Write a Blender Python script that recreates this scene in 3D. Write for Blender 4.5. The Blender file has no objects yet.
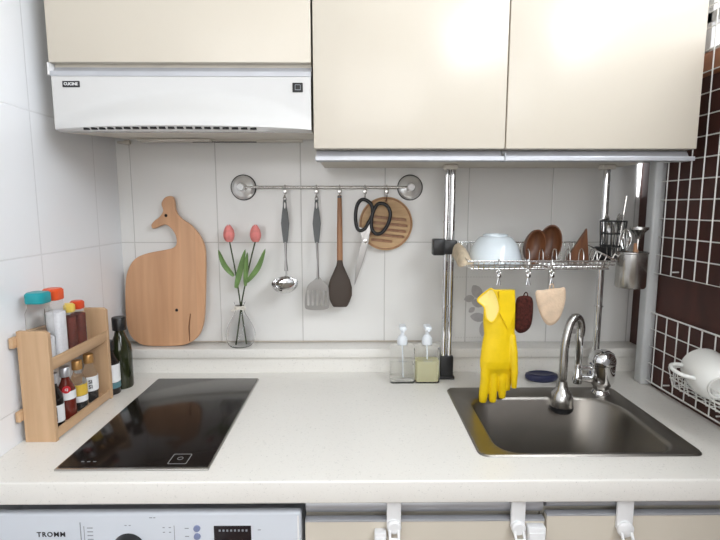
import bpy, bmesh, math, random
from mathutils import Vector, Matrix, Euler
random.seed(7)
PI = math.pi
sc = bpy.context.scene
C = sc.collection
UP = 0.87            # counter-top height above the floor; everything below is laid out relative to the counter top

# ------------------------------------------------------------------ camera
FPX = 488.65; PITCH = math.radians(7.374); YAW = math.radians(0.525)
CAM = Vector((0.7428, -1.5578, 0.5157))
def at(u, v, y=None, z=None, x=None):
    a = (u-360)/FPX; b = -(v-270)/FPX
    yy = math.cos(PITCH)+b*math.sin(PITCH); zz = -math.sin(PITCH)+b*math.cos(PITCH)
    r = Vector((a*math.cos(YAW)+yy*math.sin(YAW), -a*math.sin(YAW)+yy*math.cos(YAW), zz))
    if y is not None: t = (y-CAM.y)/r.y
    elif z is not None: t = (z-CAM.z)/r.z
    else: t = (x-CAM.x)/r.x
    return CAM + r*t

# ------------------------------------------------------------------ materials
def mat(name, col, rough=.5, metal=0., spec=.5, trans=0., ior=1.45, coat=0., emit=None, noise=None, bump=None, alpha=1.):
    m = bpy.data.materials.new(name); m.use_nodes = True
    nt = m.node_tree; b = nt.nodes['Principled BSDF']
    c = tuple(col)+(1,)
    b.inputs['Base Color'].default_value = c
    b.inputs['Roughness'].default_value = rough
    b.inputs['Metallic'].default_value = metal
    b.inputs['Specular IOR Level'].default_value = spec
    b.inputs['Transmission Weight'].default_value = trans
    b.inputs['IOR'].default_value = ior
    b.inputs['Coat Weight'].default_value = coat
    b.inputs['Coat Roughness'].default_value = .08
    b.inputs['Alpha'].default_value = alpha
    if emit:
        b.inputs['Emission Color'].default_value = tuple(emit[0])+(1,); b.inputs['Emission Strength'].default_value = emit[1]
    tc = nt.nodes.new('ShaderNodeTexCoord')
    n = nt.nodes.new('ShaderNodeTexNoise'); sc_, amt, thr = (noise or (12, .04, 0))
    n.inputs['Scale'].default_value = sc_; n.inputs['Detail'].default_value = 4
    nt.links.new(tc.outputs['Object'], n.inputs['Vector'])
    rp = nt.nodes.new('ShaderNodeValToRGB')
    lo = tuple(max(0, k*(1-amt)) for k in col)+(1,); hi = tuple(min(1, k*(1+amt)) for k in col)+(1,)
    rp.color_ramp.elements[0].color = lo; rp.color_ramp.elements[1].color = hi
    rp.color_ramp.elements[0].position = .35; rp.color_ramp.elements[1].position = .65
    nt.links.new(n.outputs['Fac'], rp.inputs['Fac']); nt.links.new(rp.outputs['Color'], b.inputs['Base Color'])
    if bump:
        n2 = nt.nodes.new('ShaderNodeTexNoise'); n2.inputs['Scale'].default_value = bump[0]; n2.inputs['Detail'].default_value = 3
        nt.links.new(tc.outputs['Object'], n2.inputs['Vector'])
        bp = nt.nodes.new('ShaderNodeBump'); bp.inputs['Strength'].default_value = bump[1]; bp.inputs['Distance'].default_value = .002
        nt.links.new(n2.outputs['Fac'], bp.inputs['Height']); nt.links.new(bp.outputs['Normal'], b.inputs['Normal'])
    return m

def wood(name, c1, c2, axis='Z', scale=60, rough=.5, stretch=.06, strips=None):
    m = bpy.data.materials.new(name); m.use_nodes = True
    nt = m.node_tree; b = nt.nodes['Principled BSDF']; b.inputs['Roughness'].default_value = rough
    tc = nt.nodes.new('ShaderNodeTexCoord'); mp = nt.nodes.new('ShaderNodeMapping')
    s = [1, 1, 1]; s['XYZ'.index(axis)] = stretch
    mp.inputs['Scale'].default_value = s
    n = nt.nodes.new('ShaderNodeTexNoise'); n.inputs['Scale'].default_value = scale; n.inputs['Detail'].default_value = 5
    n.inputs['Distortion'].default_value = .4
    rp = nt.nodes.new('ShaderNodeValToRGB')
    rp.color_ramp.elements[0].color = tuple(c1)+(1,); rp.color_ramp.elements[1].color = tuple(c2)+(1,)
    rp.color_ramp.elements[0].position = .3; rp.color_ramp.elements[1].position = .7
    L = nt.links.new
    L(tc.outputs['Object'], mp.inputs['Vector']); L(mp.outputs['Vector'], n.inputs['Vector'])
    L(n.outputs['Fac'], rp.inputs['Fac'])
    out = rp.outputs['Color']
    if strips:   # glued-up strips of slightly different tone across the board
        sx = nt.nodes.new('ShaderNodeSeparateXYZ'); L(tc.outputs['Object'], sx.inputs[0])
        mm = nt.nodes.new('ShaderNodeMath'); mm.operation = 'MULTIPLY'; mm.inputs[1].default_value = 1/strips; L(sx.outputs['X'], mm.inputs[0])
        fl = nt.nodes.new('ShaderNodeMath'); fl.operation = 'FLOOR'; L(mm.outputs[0], fl.inputs[0])
        wn = nt.nodes.new('ShaderNodeTexWhiteNoise'); wn.noise_dimensions = '1D'; L(fl.outputs[0], wn.inputs['W'])
        hv = nt.nodes.new('ShaderNodeHueSaturation')
        mr = nt.nodes.new('ShaderNodeMapRange'); mr.inputs['To Min'].default_value = .93; mr.inputs['To Max'].default_value = 1.07
        L(wn.outputs['Value'], mr.inputs['Value']); L(mr.outputs[0], hv.inputs['Value']); L(out, hv.inputs['Color'])
        out = hv.outputs['Color']
    L(out, b.inputs['Base Color'])
    return m

def tile_mat(name, col, joint, T, H, u_axis, u0, z0, rough=.16):
    m = bpy.data.materials.new(name); m.use_nodes = True
    nt = m.node_tree; b = nt.nodes['Principled BSDF']; b.inputs['Roughness'].default_value = rough
    L = nt.links.new
    tc = nt.nodes.new('ShaderNodeTexCoord'); sx = nt.nodes.new('ShaderNodeSeparateXYZ'); L(tc.outputs['Object'], sx.inputs[0])
    def edge(sock, off, size, w):
        a = nt.nodes.new('ShaderNodeMath'); a.operation = 'SUBTRACT'; L(sock, a.inputs[0]); a.inputs[1].default_value = off
        p = nt.nodes.new('ShaderNodeMath'); p.operation = 'PINGPONG'; L(a.outputs[0], p.inputs[0]); p.inputs[1].default_value = size/2
        s = nt.nodes.new('ShaderNodeMapRange'); L(p.outputs[0], s.inputs['Value'])
        s.inputs['From Min'].default_value = w*.4; s.inputs['From Max'].default_value = w
        return s.outputs[0]
    e1 = edge(sx.outputs[u_axis], u0, T, .0022); e2 = edge(sx.outputs['Z'], z0, H, .0022)
    mn = nt.nodes.new('ShaderNodeMath'); mn.operation = 'MINIMUM'; L(e1, mn.inputs[0]); L(e2, mn.inputs[1])
    mx = nt.nodes.new('ShaderNodeMix'); mx.data_type = 'RGBA'
    mx.inputs[6].default_value = tuple(joint)+(1,); mx.inputs[7].default_value = tuple(col)+(1,)
    L(mn.outputs[0], mx.inputs[0]); L(mx.outputs[2], b.inputs['Base Color'])
    n = nt.nodes.new('ShaderNodeTexNoise'); n.inputs['Scale'].default_value = 6; L(tc.outputs['Object'], n.inputs['Vector'])
    ad = nt.nodes.new('ShaderNodeMath'); ad.operation = 'MULTIPLY_ADD'; L(n.outputs['Fac'], ad.inputs[0]); ad.inputs[1].default_value = .25; L(mn.outputs[0], ad.inputs[2])
    bp = nt.nodes.new('ShaderNodeBump'); bp.inputs['Strength'].default_value = .35; bp.inputs['Distance'].default_value = .002
    L(ad.outputs[0], bp.inputs['Height']); L(bp.outputs['Normal'], b.inputs['Normal'])
    return m

M = {}
M['tile_back'] = tile_mat('back_tile', (.78,.77,.745), (.56,.545,.52), .265, .33, 'X', .041, .403)
M['tile_left'] = tile_mat('left_tile', (.87,.885,.91), (.77,.78,.80), .265, .33, 'Y', -.4, .403)
M['cream'] = mat('cream_lacquer', (.63,.575,.485), .30, coat=.12, noise=(3,.015,0))
M['cream_dark'] = mat('cream_side', (.60,.56,.48), .4)
M['alu'] = mat('brushed_aluminium', (.50,.51,.54), .42, .35)
M['alu_dark'] = mat('grey_channel', (.30,.31,.32), .5, .5)
M['white_pl'] = mat('white_plastic', (.83,.83,.83), .3, noise=(5,.01,0))
M['hood'] = mat('hood_enamel', (.64,.635,.625), .2, coat=.2, noise=(5,.01,0))
M['hood_under'] = mat('hood_underside', (.66,.62,.55), .5)
M['black'] = mat('black_plastic', (.015,.015,.016), .35)
M['slot'] = mat('dark_gap', (.01,.01,.01), .8)
M['stone'] = mat('worktop_stone', (.775,.755,.71), .26, noise=(160,.05,0))
def stone():
    m = M['stone']; nt = m.node_tree; b = nt.nodes['Principled BSDF']
    rp = [n for n in nt.nodes if n.type == 'VALTORGB'][0]
    rp.color_ramp.elements[0].position = .30; rp.color_ramp.elements[1].position = .42
    n2 = nt.nodes.new('ShaderNodeTexNoise'); n2.inputs['Scale'].default_value = 420; n2.inputs['Detail'].default_value = 2
    tc = [n for n in nt.nodes if n.type == 'TEX_COORD'][0]; nt.links.new(tc.outputs['Object'], n2.inputs['Vector'])
    nn = [n for n in nt.nodes if n.type == 'TEX_NOISE'][0]
    ml = nt.nodes.new('ShaderNodeMath'); ml.operation = 'MULTIPLY_ADD'; ml.inputs[1].default_value = .5
    nt.links.new(n2.outputs['Fac'], ml.inputs[0]); hf = nt.nodes.new('ShaderNodeMath'); hf.operation = 'MULTIPLY'; hf.inputs[1].default_value = .5
    nt.links.new(nn.outputs['Fac'], hf.inputs[0]); nt.links.new(hf.outputs[0], ml.inputs[2]); nt.links.new(ml.outputs[0], rp.inputs['Fac'])
    rp.color_ramp.elements[0].color = (.60,.585,.55,1)
stone()
M['glass_top'] = mat('black_ceramic_glass', (.012,.009,.008), .13, spec=.2, noise=(2,.05,0))
M['print'] = mat('grey_print', (.25,.25,.25), .5)
M['cupdisc'] = mat('satin_disc', (.80,.80,.79), .2, .55)
M['blade'] = mat('blade_steel', (.38,.37,.36), .3, 1.)
M['steel'] = mat('satin_steel', (.50,.49,.47), .26, 1., noise=(30,.03,0))
M['sink'] = mat('sink_steel', (.25,.232,.208), .36, 1., noise=(8,.05,0))
M['chrome'] = mat('chrome', (.75,.75,.75), .07, 1.)
M['chrome_dk'] = mat('chrome_wire', (.80,.79,.77), .2, 1.)
M['beech'] = wood('beech', (.55,.295,.155), (.66,.375,.21), 'Z', 40, .45, strips=.045)
M['rackwood'] = wood('pine_rack', (.52,.33,.185), (.63,.42,.25), 'Z', 60, .5)
M['rackwoodY'] = wood('pine_rail', (.52,.33,.185), (.63,.42,.25), 'Y', 60, .5)
M['darkwood'] = wood('walnut', (.075,.027,.012), (.20,.078,.033), 'Z', 55, .4, .12)
M['handlewood'] = wood('acacia_handle', (.32,.155,.075), (.46,.24,.125), 'Z', 70, .45)
M['trivet'] = wood('bamboo_trivet', (.44,.27,.13), (.62,.41,.22), 'X', 60, .55, .15)
M['brown'] = wood('brown_panel', (.036,.010,.007), (.070,.019,.012), 'Z', 14, .5, .3)
M['brown_lit'] = wood('lit_brown_cap', (.27,.10,.045), (.36,.15,.07), 'Y', 20, .4)
M['greypost'] = mat('grey_white_post', (.55,.56,.56), .4)
M['whitewire'] = mat('white_coated_wire', (.72,.72,.69), .35)
M['greyhandle'] = mat('grey_rubber', (.115,.12,.12), .45)
M['silicone'] = mat('brown_silicone', (.060,.043,.033), .5)
M['glass'] = mat('clear_glass', (1,1,1), .02, trans=1., ior=1.18, noise=(1,.0,0))
M['clearpl'] = mat('clear_plastic', (.96,.96,.95), .06, trans=.97, ior=1.06, noise=(1,0,0))
M['soap'] = mat('yellow_soap', (.93,.90,.62), .1, trans=.6, ior=1.08, noise=(1,0,0))
M['soapclear'] = mat('clear_soap', (.93,.93,.90), .1, trans=.95, ior=1.06, noise=(1,0,0))
M['pump'] = mat('frosted_white_pump', (.80,.84,.88), .35)
M['blue'] = mat('navy_enamel', (.030,.034,.085), .35)
M['yellow'] = mat('yellow_rubber', (.86,.59,.006), .42, noise=(25,.06,0), bump=(60,.25))
M['yellow_in'] = mat('pale_yellow_lining', (.90,.72,.22), .6)
M['dkbrown'] = mat('brown_scrub', (.060,.012,.008), .95, noise=(120,.5,0), bump=(300,1.))
M['beige'] = mat('beige_fleece', (.74,.56,.40), .95, noise=(40,.08,0), bump=(220,.8))
M['cloth'] = mat('beige_cloth', (.66,.55,.40), .95, noise=(60,.12,0), bump=(200,.8))
M['porc'] = mat('white_porcelain', (.72,.72,.69), .18, coat=.3, noise=(3,.01,0))
M['bluewhite'] = mat('pale_blue_glass_bowl', (.72,.79,.83), .15, coat=.5, noise=(3,.01,0))
M['teal'] = mat('teal_lid', (.015,.30,.34), .35)
M['orange'] = mat('orange_lid', (.80,.10,.025), .35)
M['redorange'] = mat('red_orange_lid', (.72,.075,.02), .35)
M['yellowlid'] = mat('yellow_lid', (.85,.62,.12), .35)
M['salt'] = mat('white_salt', (.88,.88,.92), .8, noise=(200,.05,0))
M['spice'] = mat('chilli_powder', (.16,.025,.012), .9, noise=(150,.3,0))
M['spice2'] = mat('brown_seeds', (.20,.095,.05), .9, noise=(150,.4,0))
M['sesame'] = mat('pale_seeds', (.60,.45,.25), .9, noise=(150,.3,0))
M['gold'] = mat('gold_cap', (.50,.27,.09), .35, .5)
M['silver'] = mat('silver_cap', (.62,.62,.64), .3, .7)
M['paper'] = mat('label_paper', (.84,.85,.86), .6)
M['yellowlabel'] = mat('yellow_label', (.72,.48,.06), .5)
M['red'] = mat('red_print', (.60,.02,.03), .5)
M['darkred'] = mat('red_sauce', (.14,.02,.012), .12)
M['soy'] = mat('soy_sauce', (.016,.012,.011), .08, spec=.6)
M['oliveglass'] = mat('dark_green_bottle', (.022,.026,.010), .08, spec=.7)
M['ink'] = mat('black_ink', (.02,.02,.025), .6)
M['greyink'] = mat('grey_ink', (.28,.30,.33), .6)
M['teallabel'] = mat('teal_label', (.10,.22,.25), .5)
M['pink'] = mat('pink_petal', (.80,.26,.24), .55, noise=(60,.12,0))
M['leaf'] = mat('green_leaf', (.15,.25,.08), .5, noise=(30,.2,0))
M['stem'] = mat('dark_stem', (.045,.06,.02), .5)
M['ribbon'] = mat('white_ribbon', (.78,.74,.66), .8)
M['decal'] = mat('grey_flower_print', (.47,.45,.44), .4, noise=(40,.1,0))
M['decal_line'] = mat('grey_dotted_print', (.64,.63,.60), .4)
M['wm'] = mat('washer_white', (.70,.74,.80), .3, noise=(4,.01,0))
M['wm_btn'] = mat('washer_button', (.22,.26,.42), .3)
M['display'] = mat('display_black', (.018,.013,.015), .15)
M['floor'] = mat('floor_vinyl', (.30,.22,.15), .5, noise=(5,.1,0))
M['ceiling'] = mat('ceiling_paint', (.80,.80,.78), .8)
M['pane_streak'] = mat('pane_and_streak_glow', (.9,.93,1.), .3, emit=((.93,.96,1.), 3.2))
M['frame'] = mat('window_frame', (.60,.60,.60), .4)

# ------------------------------------------------------------------ mesh builder
class B:
    def __init__(s): s.v = []; s.f = []; s.mi = []; s.sm = []
    def add(s, vs, fs, mi=0, smooth=True, mtx=None):
        o = len(s.v)
        s.v += [(mtx @ Vector(p)) if mtx else Vector(p) for p in vs]
        for f in fs: s.f.append([o+i for i in f]); s.mi.append(mi); s.sm.append(smooth)
        return s
    def bm(s, bm, mi=0, smooth=False, mtx=None):
        bm.verts.index_update()
        s.add([v.co.copy() for v in bm.verts], [[v.index for v in f.verts] for f in bm.faces], mi, smooth, mtx); bm.free(); return s
    def box(s, a, b, bev=0, seg=2, mi=0, mtx=None):
        bm = bmesh.new(); bmesh.ops.create_cube(bm, size=1)
        a = Vector(a); b = Vector(b); c = (a+b)/2; d = b-a
        for v in bm.verts: v.co = Vector((v.co.x*d.x, v.co.y*d.y, v.co.z*d.z))+c
        if bev: bmesh.ops.bevel(bm, geom=list(bm.edges), offset=bev, segments=seg, profile=.5, affect='EDGES')
        return s.bm(bm, mi, bool(bev), mtx)
    def tube(s, pts, r, n=10, closed=False, mi=0, mtx=None, flat=1.):
        pts = [Vector(p) for p in pts]; N = len(pts)
        rr = r if isinstance(r, (list, tuple)) else [r]*N
        vs = []; prev = None
        for i, p in enumerate(pts):
            if closed: t = pts[(i+1) % N]-pts[i-1]
            else: t = pts[min(i+1, N-1)]-pts[max(i-1, 0)]
            t.normalize()
            if prev is None:
                ref = Vector((0, 0, 1)) if abs(t.z) < .9 else Vector((0, 1, 0))
                nrm = (ref - t*ref.dot(t)).normalized()
            else:
                nrm = (prev - t*prev.dot(t)).normalized()
            prev = nrm; bi = t.cross(nrm)
            for k in range(n):
                a = 2*PI*k/n; vs.append(p + nrm*math.cos(a)*rr[i] + bi*math.sin(a)*rr[i]*flat)
        fs = []
        for i in range(N if closed else N-1):
            j = (i+1) % N
            for k in range(n): fs.append([i*n+k, i*n+(k+1) % n, j*n+(k+1) % n, j*n+k])
        if not closed: fs.append(list(range(n))[::-1]); fs.append([(N-1)*n+k for k in range(n)])
        return s.add(vs, fs, mi, True, mtx)
    def lathe(s, prof, c=(0, 0, 0), n=32, mi=0, mtx=None, sx=1, sy=1):
        vs = []; fs = []; rings = []
        for r, z in prof:
            if r < 1e-6: rings.append([len(vs)]); vs.append(Vector((0, 0, z)))
            else:
                rings.append(list(range(len(vs), len(vs)+n)))
                vs += [Vector((r*sx*math.cos(2*PI*k/n), r*sy*math.sin(2*PI*k/n), z)) for k in range(n)]
        for a, b in zip(rings, rings[1:]):
            for k in range(n):
                q = (k+1) % n
                if len(a) == 1 and len(b) == 1: continue
                if len(a) == 1: fs.append([a[0], b[q], b[k]])
                elif len(b) == 1: fs.append([a[k], a[q], b[0]])
                else: fs.append([a[k], a[q], b[q], b[k]])
        m = Matrix.Translation(Vector(c))
        if mtx: m = m @ mtx
        return s.add(vs, fs, mi, True, m)
    def loft(s, rings, caps=True, mi=0):
        n = len(rings[0]); vs = [p for r in rings for p in r]; fs = []
        for i in range(len(rings)-1):
            for k in range(n): fs.append([i*n+k, i*n+(k+1) % n, (i+1)*n+(k+1) % n, (i+1)*n+k])
        if caps: fs.append(list(range(n))[::-1]); fs.append([(len(rings)-1)*n+k for k in range(n)])
        return s.add(vs, fs, mi, True)
    def build(s, name, mats, parent=None, origin=None):
        if not isinstance(mats, (list, tuple)): mats = [mats]
        if origin is None:
            if parent is not None: origin = worldpos(parent)
            else:
                xs = [p.x for p in s.v]; ys = [p.y for p in s.v]; zs = [p.z for p in s.v]
                origin = Vector(((min(xs)+max(xs))/2, (min(ys)+max(ys))/2, min(zs)))
        origin = Vector(origin)
        me = bpy.data.meshes.new(name)
        me.from_pydata([tuple(p-origin) for p in s.v], [], s.f)
        for m in mats: me.materials.append(m if not isinstance(m, str) else M[m])
        for p, mi, sm in zip(me.polygons, s.mi, s.sm): p.material_index = mi; p.use_smooth = sm
        bm = bmesh.new(); bm.from_mesh(me); bmesh.ops.recalc_face_normals(bm, faces=bm.faces)
        for e in bm.edges:
            if len(e.link_faces) == 2 and e.calc_face_angle(0) > math.radians(40): e.smooth = False
        bm.to_mesh(me); bm.free(); me.update()
        o = bpy.data.objects.new(name, me); C.objects.link(o)
        if parent is not None:
            o.parent = parent; o.location = origin-worldpos(parent)
        else: o.location = origin
        return o
def worldpos(o):
    p = Vector((0, 0, 0))
    while o is not None: p += o.location; o = o.parent
    return p
def curve_mesh(cu):
    o = bpy.data.objects.new('tmp', cu); C.objects.link(o)
    bpy.context.view_layer.update()
    dg = bpy.context.evaluated_depsgraph_get(); me = bpy.data.meshes.new_from_object(o.evaluated_get(dg))
    vs = [v.co.copy() for v in me.vertices]; fs = [list(p.vertices) for p in me.polygons]
    bpy.data.objects.remove(o); bpy.data.curves.remove(cu); bpy.data.meshes.remove(me)
    return vs, fs
def plate(b, loops, thick, mtx, bevel=0, mi=0):
    """flat plate with holes: loops are lists of (x, y); extruded along local z, centred"""
    cu = bpy.data.curves.new('c', 'CURVE'); cu.dimensions = '2D'; cu.fill_mode = 'BOTH'
    cu.extrude = thick/2-bevel; cu.bevel_depth = bevel; cu.bevel_resolution = 2; cu.offset = -bevel
    for lp in loops:
        sp = cu.splines.new('POLY'); sp.points.add(len(lp)-1); sp.use_cyclic_u = True
        for p, q in zip(sp.points, lp): p.co = (q[0], q[1], 0, 1)
    vs, fs = curve_mesh(cu)
    return b.add(vs, fs, mi, True, mtx)
def text(b, body, size, mtx, ex=.0002, mi=0, bold=0, shear=0):
    cu = bpy.data.curves.new('t', 'FONT'); cu.body = body; cu.size = size; cu.extrude = ex; cu.align_x = 'CENTER'; cu.align_y = 'CENTER'
    cu.offset = bold; cu.resolution_u = 3; cu.shear = shear
    if ' ' in body: cu.space_character = .82
    vs, fs = curve_mesh(cu); return b.add(vs, fs, mi, False, mtx)
XZ = Matrix(((1, 0, 0, 0), (0, 0, -1, 0), (0, 1, 0, 0), (0, 0, 0, 1)))      # local xy -> world xz, local z -> -y (faces the camera)
YZ = Matrix(((0, 0, 1, 0), (1, 0, 0, 0), (0, 1, 0, 0), (0, 0, 0, 1)))       # local x->y, y->z, z->x (faces +x)
def T(x, y, z): return Matrix.Translation((x, y, z))
def catmull(pts, k=6, closed=True):
    out = []; N = len(pts)
    rng = range(N) if closed else range(N-1)
    for i in rng:
        g = (lambda j: pts[j % N]) if closed else (lambda j: pts[min(max(j, 0), N-1)])
        p0, p1, p2, p3 = [Vector(g(i+d)) for d in (-1, 0, 1, 2)]
        for s in range(k):
            t = s/k
            out.append(.5*((2*p1)+(p2-p0)*t+(2*p0-5*p1+4*p2-p3)*t*t+(3*p1-p0-3*p2+p3)*t**3))
    if not closed: out.append(Vector(pts[-1]))
    return out
def rrect(x0, x1, y0, y1, r, n=6):
    rs = r if isinstance(r, (list, tuple)) else [r]*4
    out = []
    for (cx, cy, a0), rr in zip(((x1, y1, 0), (x0, y1, 90), (x0, y0, 180), (x1, y0, 270)), rs):
        sx = -1 if cx == x1 else 1; sy = -1 if cy == y1 else 1
        for k in range(n+1):
            a = math.radians(a0+90*k/n); out.append((cx+sx*rr+rr*math.cos(a), cy+sy*rr+rr*math.sin(a)))
    return out
def circle(cx, cy, r, n=24): return [(cx+r*math.cos(2*PI*k/n), cy+r*math.sin(2*PI*k/n)) for k in range(n)]
def tag(o, label=None, cat=None, group=None, kind=None):
    if label: o['label'] = label
    if cat: o['category'] = cat
    if group: o['group'] = group
    if kind: o['kind'] = kind
    return o
def thing(name, loc, label, cat, group=None):
    o = bpy.data.objects.new(name, None); C.objects.link(o); o.location = loc; o.empty_display_size = .02
    return tag(o, label, cat, group)
def copy_tree(o, parent=None):
    c = o.copy(); C.objects.link(c); c.parent = parent
    for ch in list(o.children): copy_tree(ch, c)
    return c

# ------------------------------------------------------------------ setting
def struct(o): o['kind'] = 'structure'; return o
CT = .636            # underside of the wall cabinets
struct(B().box((-.1, 0, -UP), (1.745, .1, 1.5)).build('wall_back', 'tile_back', origin=(0, 0, 0)))
struct(B().box((-.1, -2.6, -UP), (0, 0, 1.5)).build('wall_left', 'tile_left', origin=(0, 0, 0)))
b = B()
b.box((1.645, -.19, -UP), (1.745, 0, .93)); b.box((1.606, -2.6, -UP), (1.745, -.19, .86))
b.box((1.645, -.19, .93), (1.745, 0, 1.5))
b.box((1.625, -2.6, 1.36), (1.745, -.19, 1.5)); b.box((1.625, -2.6, .88), (1.745, -2.3, 1.36))
struct(b.build('wall_right', 'brown', origin=(1.6, 0, 0)))
struct(B().box((1.597, -2.3, .832), (1.745, -.19, .89), .010, 3).build('trim_1', 'brown_lit'))  # panel top cap, its lit orange edge painted in as a lighter brown
struct(B().box((1.574, -.192, 0), (1.605, -.155, CT+.2), .006, 3).build('trim_2', 'greypost'))
M['room'] = mat('room_wall', (.55,.52,.47), .8)
struct(B().box((-.1, -2.7, -UP), (1.745, -2.6, 1.5)).build('wall_front', 'room'))
struct(B().box((-.1, -2.6, -UP-.1), (1.745, .1, -UP)).build('floor', 'floor'))
struct(B().box((-.1, -2.6, 1.5), (1.745, .1, 1.6)).build('ceiling', 'ceiling'))
# window in the right wall: frame, muntins and daylight pane
b = B()
for y in (-2.3, -1.6, -.95, -.24): b.box((1.66, y, .89), (1.69, y+.035, 1.36), .003)
for z in (.89, .985, 1.33): b.box((1.66, -2.3, z), (1.69, -.19, z+.03), .003)
w = struct(b.build('window_1', 'frame'))
B().box((1.70, -2.3, .89), (1.704, -.19, 1.36)).build('window_pane', 'pane_streak', w)
# added glowing sliver standing in for the bright streak on the brown strip
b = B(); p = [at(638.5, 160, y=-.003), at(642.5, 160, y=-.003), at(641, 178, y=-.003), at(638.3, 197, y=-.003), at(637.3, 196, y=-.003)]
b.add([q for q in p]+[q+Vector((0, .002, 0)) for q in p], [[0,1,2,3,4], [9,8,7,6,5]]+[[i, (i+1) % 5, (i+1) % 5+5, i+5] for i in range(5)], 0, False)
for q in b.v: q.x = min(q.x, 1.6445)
struct(b.build('light_streak', 'pane_streak'))

# ledge behind the counter
lb = thing('backsplash_ledge', (.82, -.04, 0), 'long off-white stone ledge running along the foot of the tiled back wall', 'ledge')
B().box((.0, -.074, 0), (1.64, -.001, .048)).build('riser', 'stone', lb)
B().box((.0, -.084, .048), (1.643, -.001, .0775), .004, 3).build('shelf_slab', 'stone', lb)
M['shade_line'] = mat('beige_shade_line', (.50,.44,.36), .7)
struct(B().box((.001, -.0035, .0775), (.985, -.0001, .0815), .001).build('shade_strip', 'shade_line'))  # thin beige strip painting the shading line where ledge meets tiles

# worktop with a sink cut-out
SX0, SX1, SY0, SY1 = 1.0, 1.475, -.605, -.218
b = B(); plate(b, [[(.001, -.691), (1.6055, -.691), (1.6055, -.197), (1.643, -.15), (1.643, -.001), (.001, -.001)], rrect(SX0+.012, SX1-.012, SY0+.012, SY1-.012, .03)], .046, T(0, 0, -.023), .004)
tag(b.build('worktop', 'stone'), 'speckled off-white stone worktop spanning the whole kitchenette', 'worktop')

# ------------------------------------------------------------------ sink
sk = thing('kitchen_sink', (1.24, -.41, -.19), 'stainless steel sink set into the worktop under the tap', 'sink')
N_ = 8
outer = rrect(SX0, SX1, SY0, SY1, .022, N_)
def bowl_loop(ins, r_add=0):
    return rrect(1.045+ins, 1.430-ins, -.590+ins, -.287-ins, [.10+r_add, .055+r_add, .05+r_add, .05+r_add], N_)
loops = [([Vector((x, y, .0005)) for x, y in outer]), ([Vector((x, y, .004)) for x, y in rrect(SX0+.003, SX1-.003, SY0+.003, SY1-.003, .02, N_)]),
         ([Vector((x, y, .0035)) for x, y in bowl_loop(-.004)]), ([Vector((x, y, .001)) for x, y in bowl_loop(0)]),
         ([Vector((x, y, -.006)) for x, y in bowl_loop(.004)]), ([Vector((x, y, -.15)) for x, y in bowl_loop(.016)]),
         ([Vector((x, y, -.172)) for x, y in bowl_loop(.026)]), ([Vector((x, y, -.182)) for x, y in bowl_loop(.045)]),
         ([Vector((x, y, -.186)) for x, y in bowl_loop(.10, -.02)])]
b = B().loft(loops, caps=False); n = len(loops[0]); b.add([p for p in loops[-1]], [list(range(n))], 0, True)
b.build('basin', 'sink', sk)
B().lathe([(0, -.1855), (.045, -.1855), (.045, -.181), (.040, -.181), (.034, -.184), (0, -.184)], (1.24, -.43, 0)).build('drain', 'chrome', sk)

# ------------------------------------------------------------------ tap
fx, fy = 1.418, -.270
tp = thing('kitchen_tap', (fx, fy, .004), 'chrome pull-down kitchen tap with a curved flexible spout, behind the sink', 'tap')
B().lathe([(0, .004), (.024, .004), (.024, .010), (.020, .016), (.021, .026), (.026, .032), (.0315, .042), (.0335, .062), (.034, .082), (.034, .089), (0, .089)], (fx, fy, 0)).build('tap_body', 'chrome', tp)
B().lathe([(.0, .090), (.0335, .090), (.035, .096), (.034, .107), (.028, .119), (.016, .127), (0, .129)], (fx, fy, 0)).build('lever_dome', 'chrome', tp)
B().lathe([(0, 0), (.010, 0), (.010, .003), (.007, .005), (0, .005)], mtx=T(fx-.008, fy-.033, .105) @ Matrix.Rotation(PI/2, 4, 'X'), n=20).build('indicator_button', 'silver', tp)
B().tube([(fx+.028, fy+.006, .102), (fx+.034, fy+.020, .098), (fx+.035, fy+.042, .085)], [.006, .005, .006], 10).build('lever', 'chrome', tp)
q = [(fx-.02, fy-.001, .048), (fx-.05, fy-.002, .049), (1.352, -.272, .050)]
B().tube(q, [.012, .010, .012], 14).build('spout_arm', 'chrome', tp)
B().tube([(fx-.02, fy-.004, .078), (1.355, -.272, .080)], [.007, .006], 10).build('spout_brace', 'chrome', tp)
B().lathe([(0, .036), (.012, .036), (.013, .042), (.013, .062), (.010, .066), (.009, .11), (.010, .112), (.010, .19), (.0, .19)], (1.350, -.273, 0), 20).build('spout_stem', 'chrome', tp)
hose = catmull([(1.351, -.273, .170), (1.352, -.274, .192), (1.345, -.277, .214), (1.332, -.283, .222), (1.317, -.289, .211), (1.305, -.295, .175), (1.300, -.298, .14), (1.2985, -.30, .095), (1.298, -.30, .055)], 7, False)
hr = [.0105+(.0007 if i % 2 else 0) for i in range(len(hose))]
B().tube(hose, hr, 14).build('flexible_hose', 'steel', tp)
B().lathe([(0, .052), (.012, .052), (.014, .040), (.017, .030), (.026, .022), (.0295, -.002), (.030, -.016), (0, -.016)][::-1], (1.298, -.30, 0), 28).build('spray_head', 'steel', tp)
B().lathe([(0, -.0165), (.0305, -.0165), (.0305, -.026), (.026, -.032), (.0, -.032)][::-1], (1.298, -.30, 0), 28).build('spray_nozzle', 'black', tp)

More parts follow.
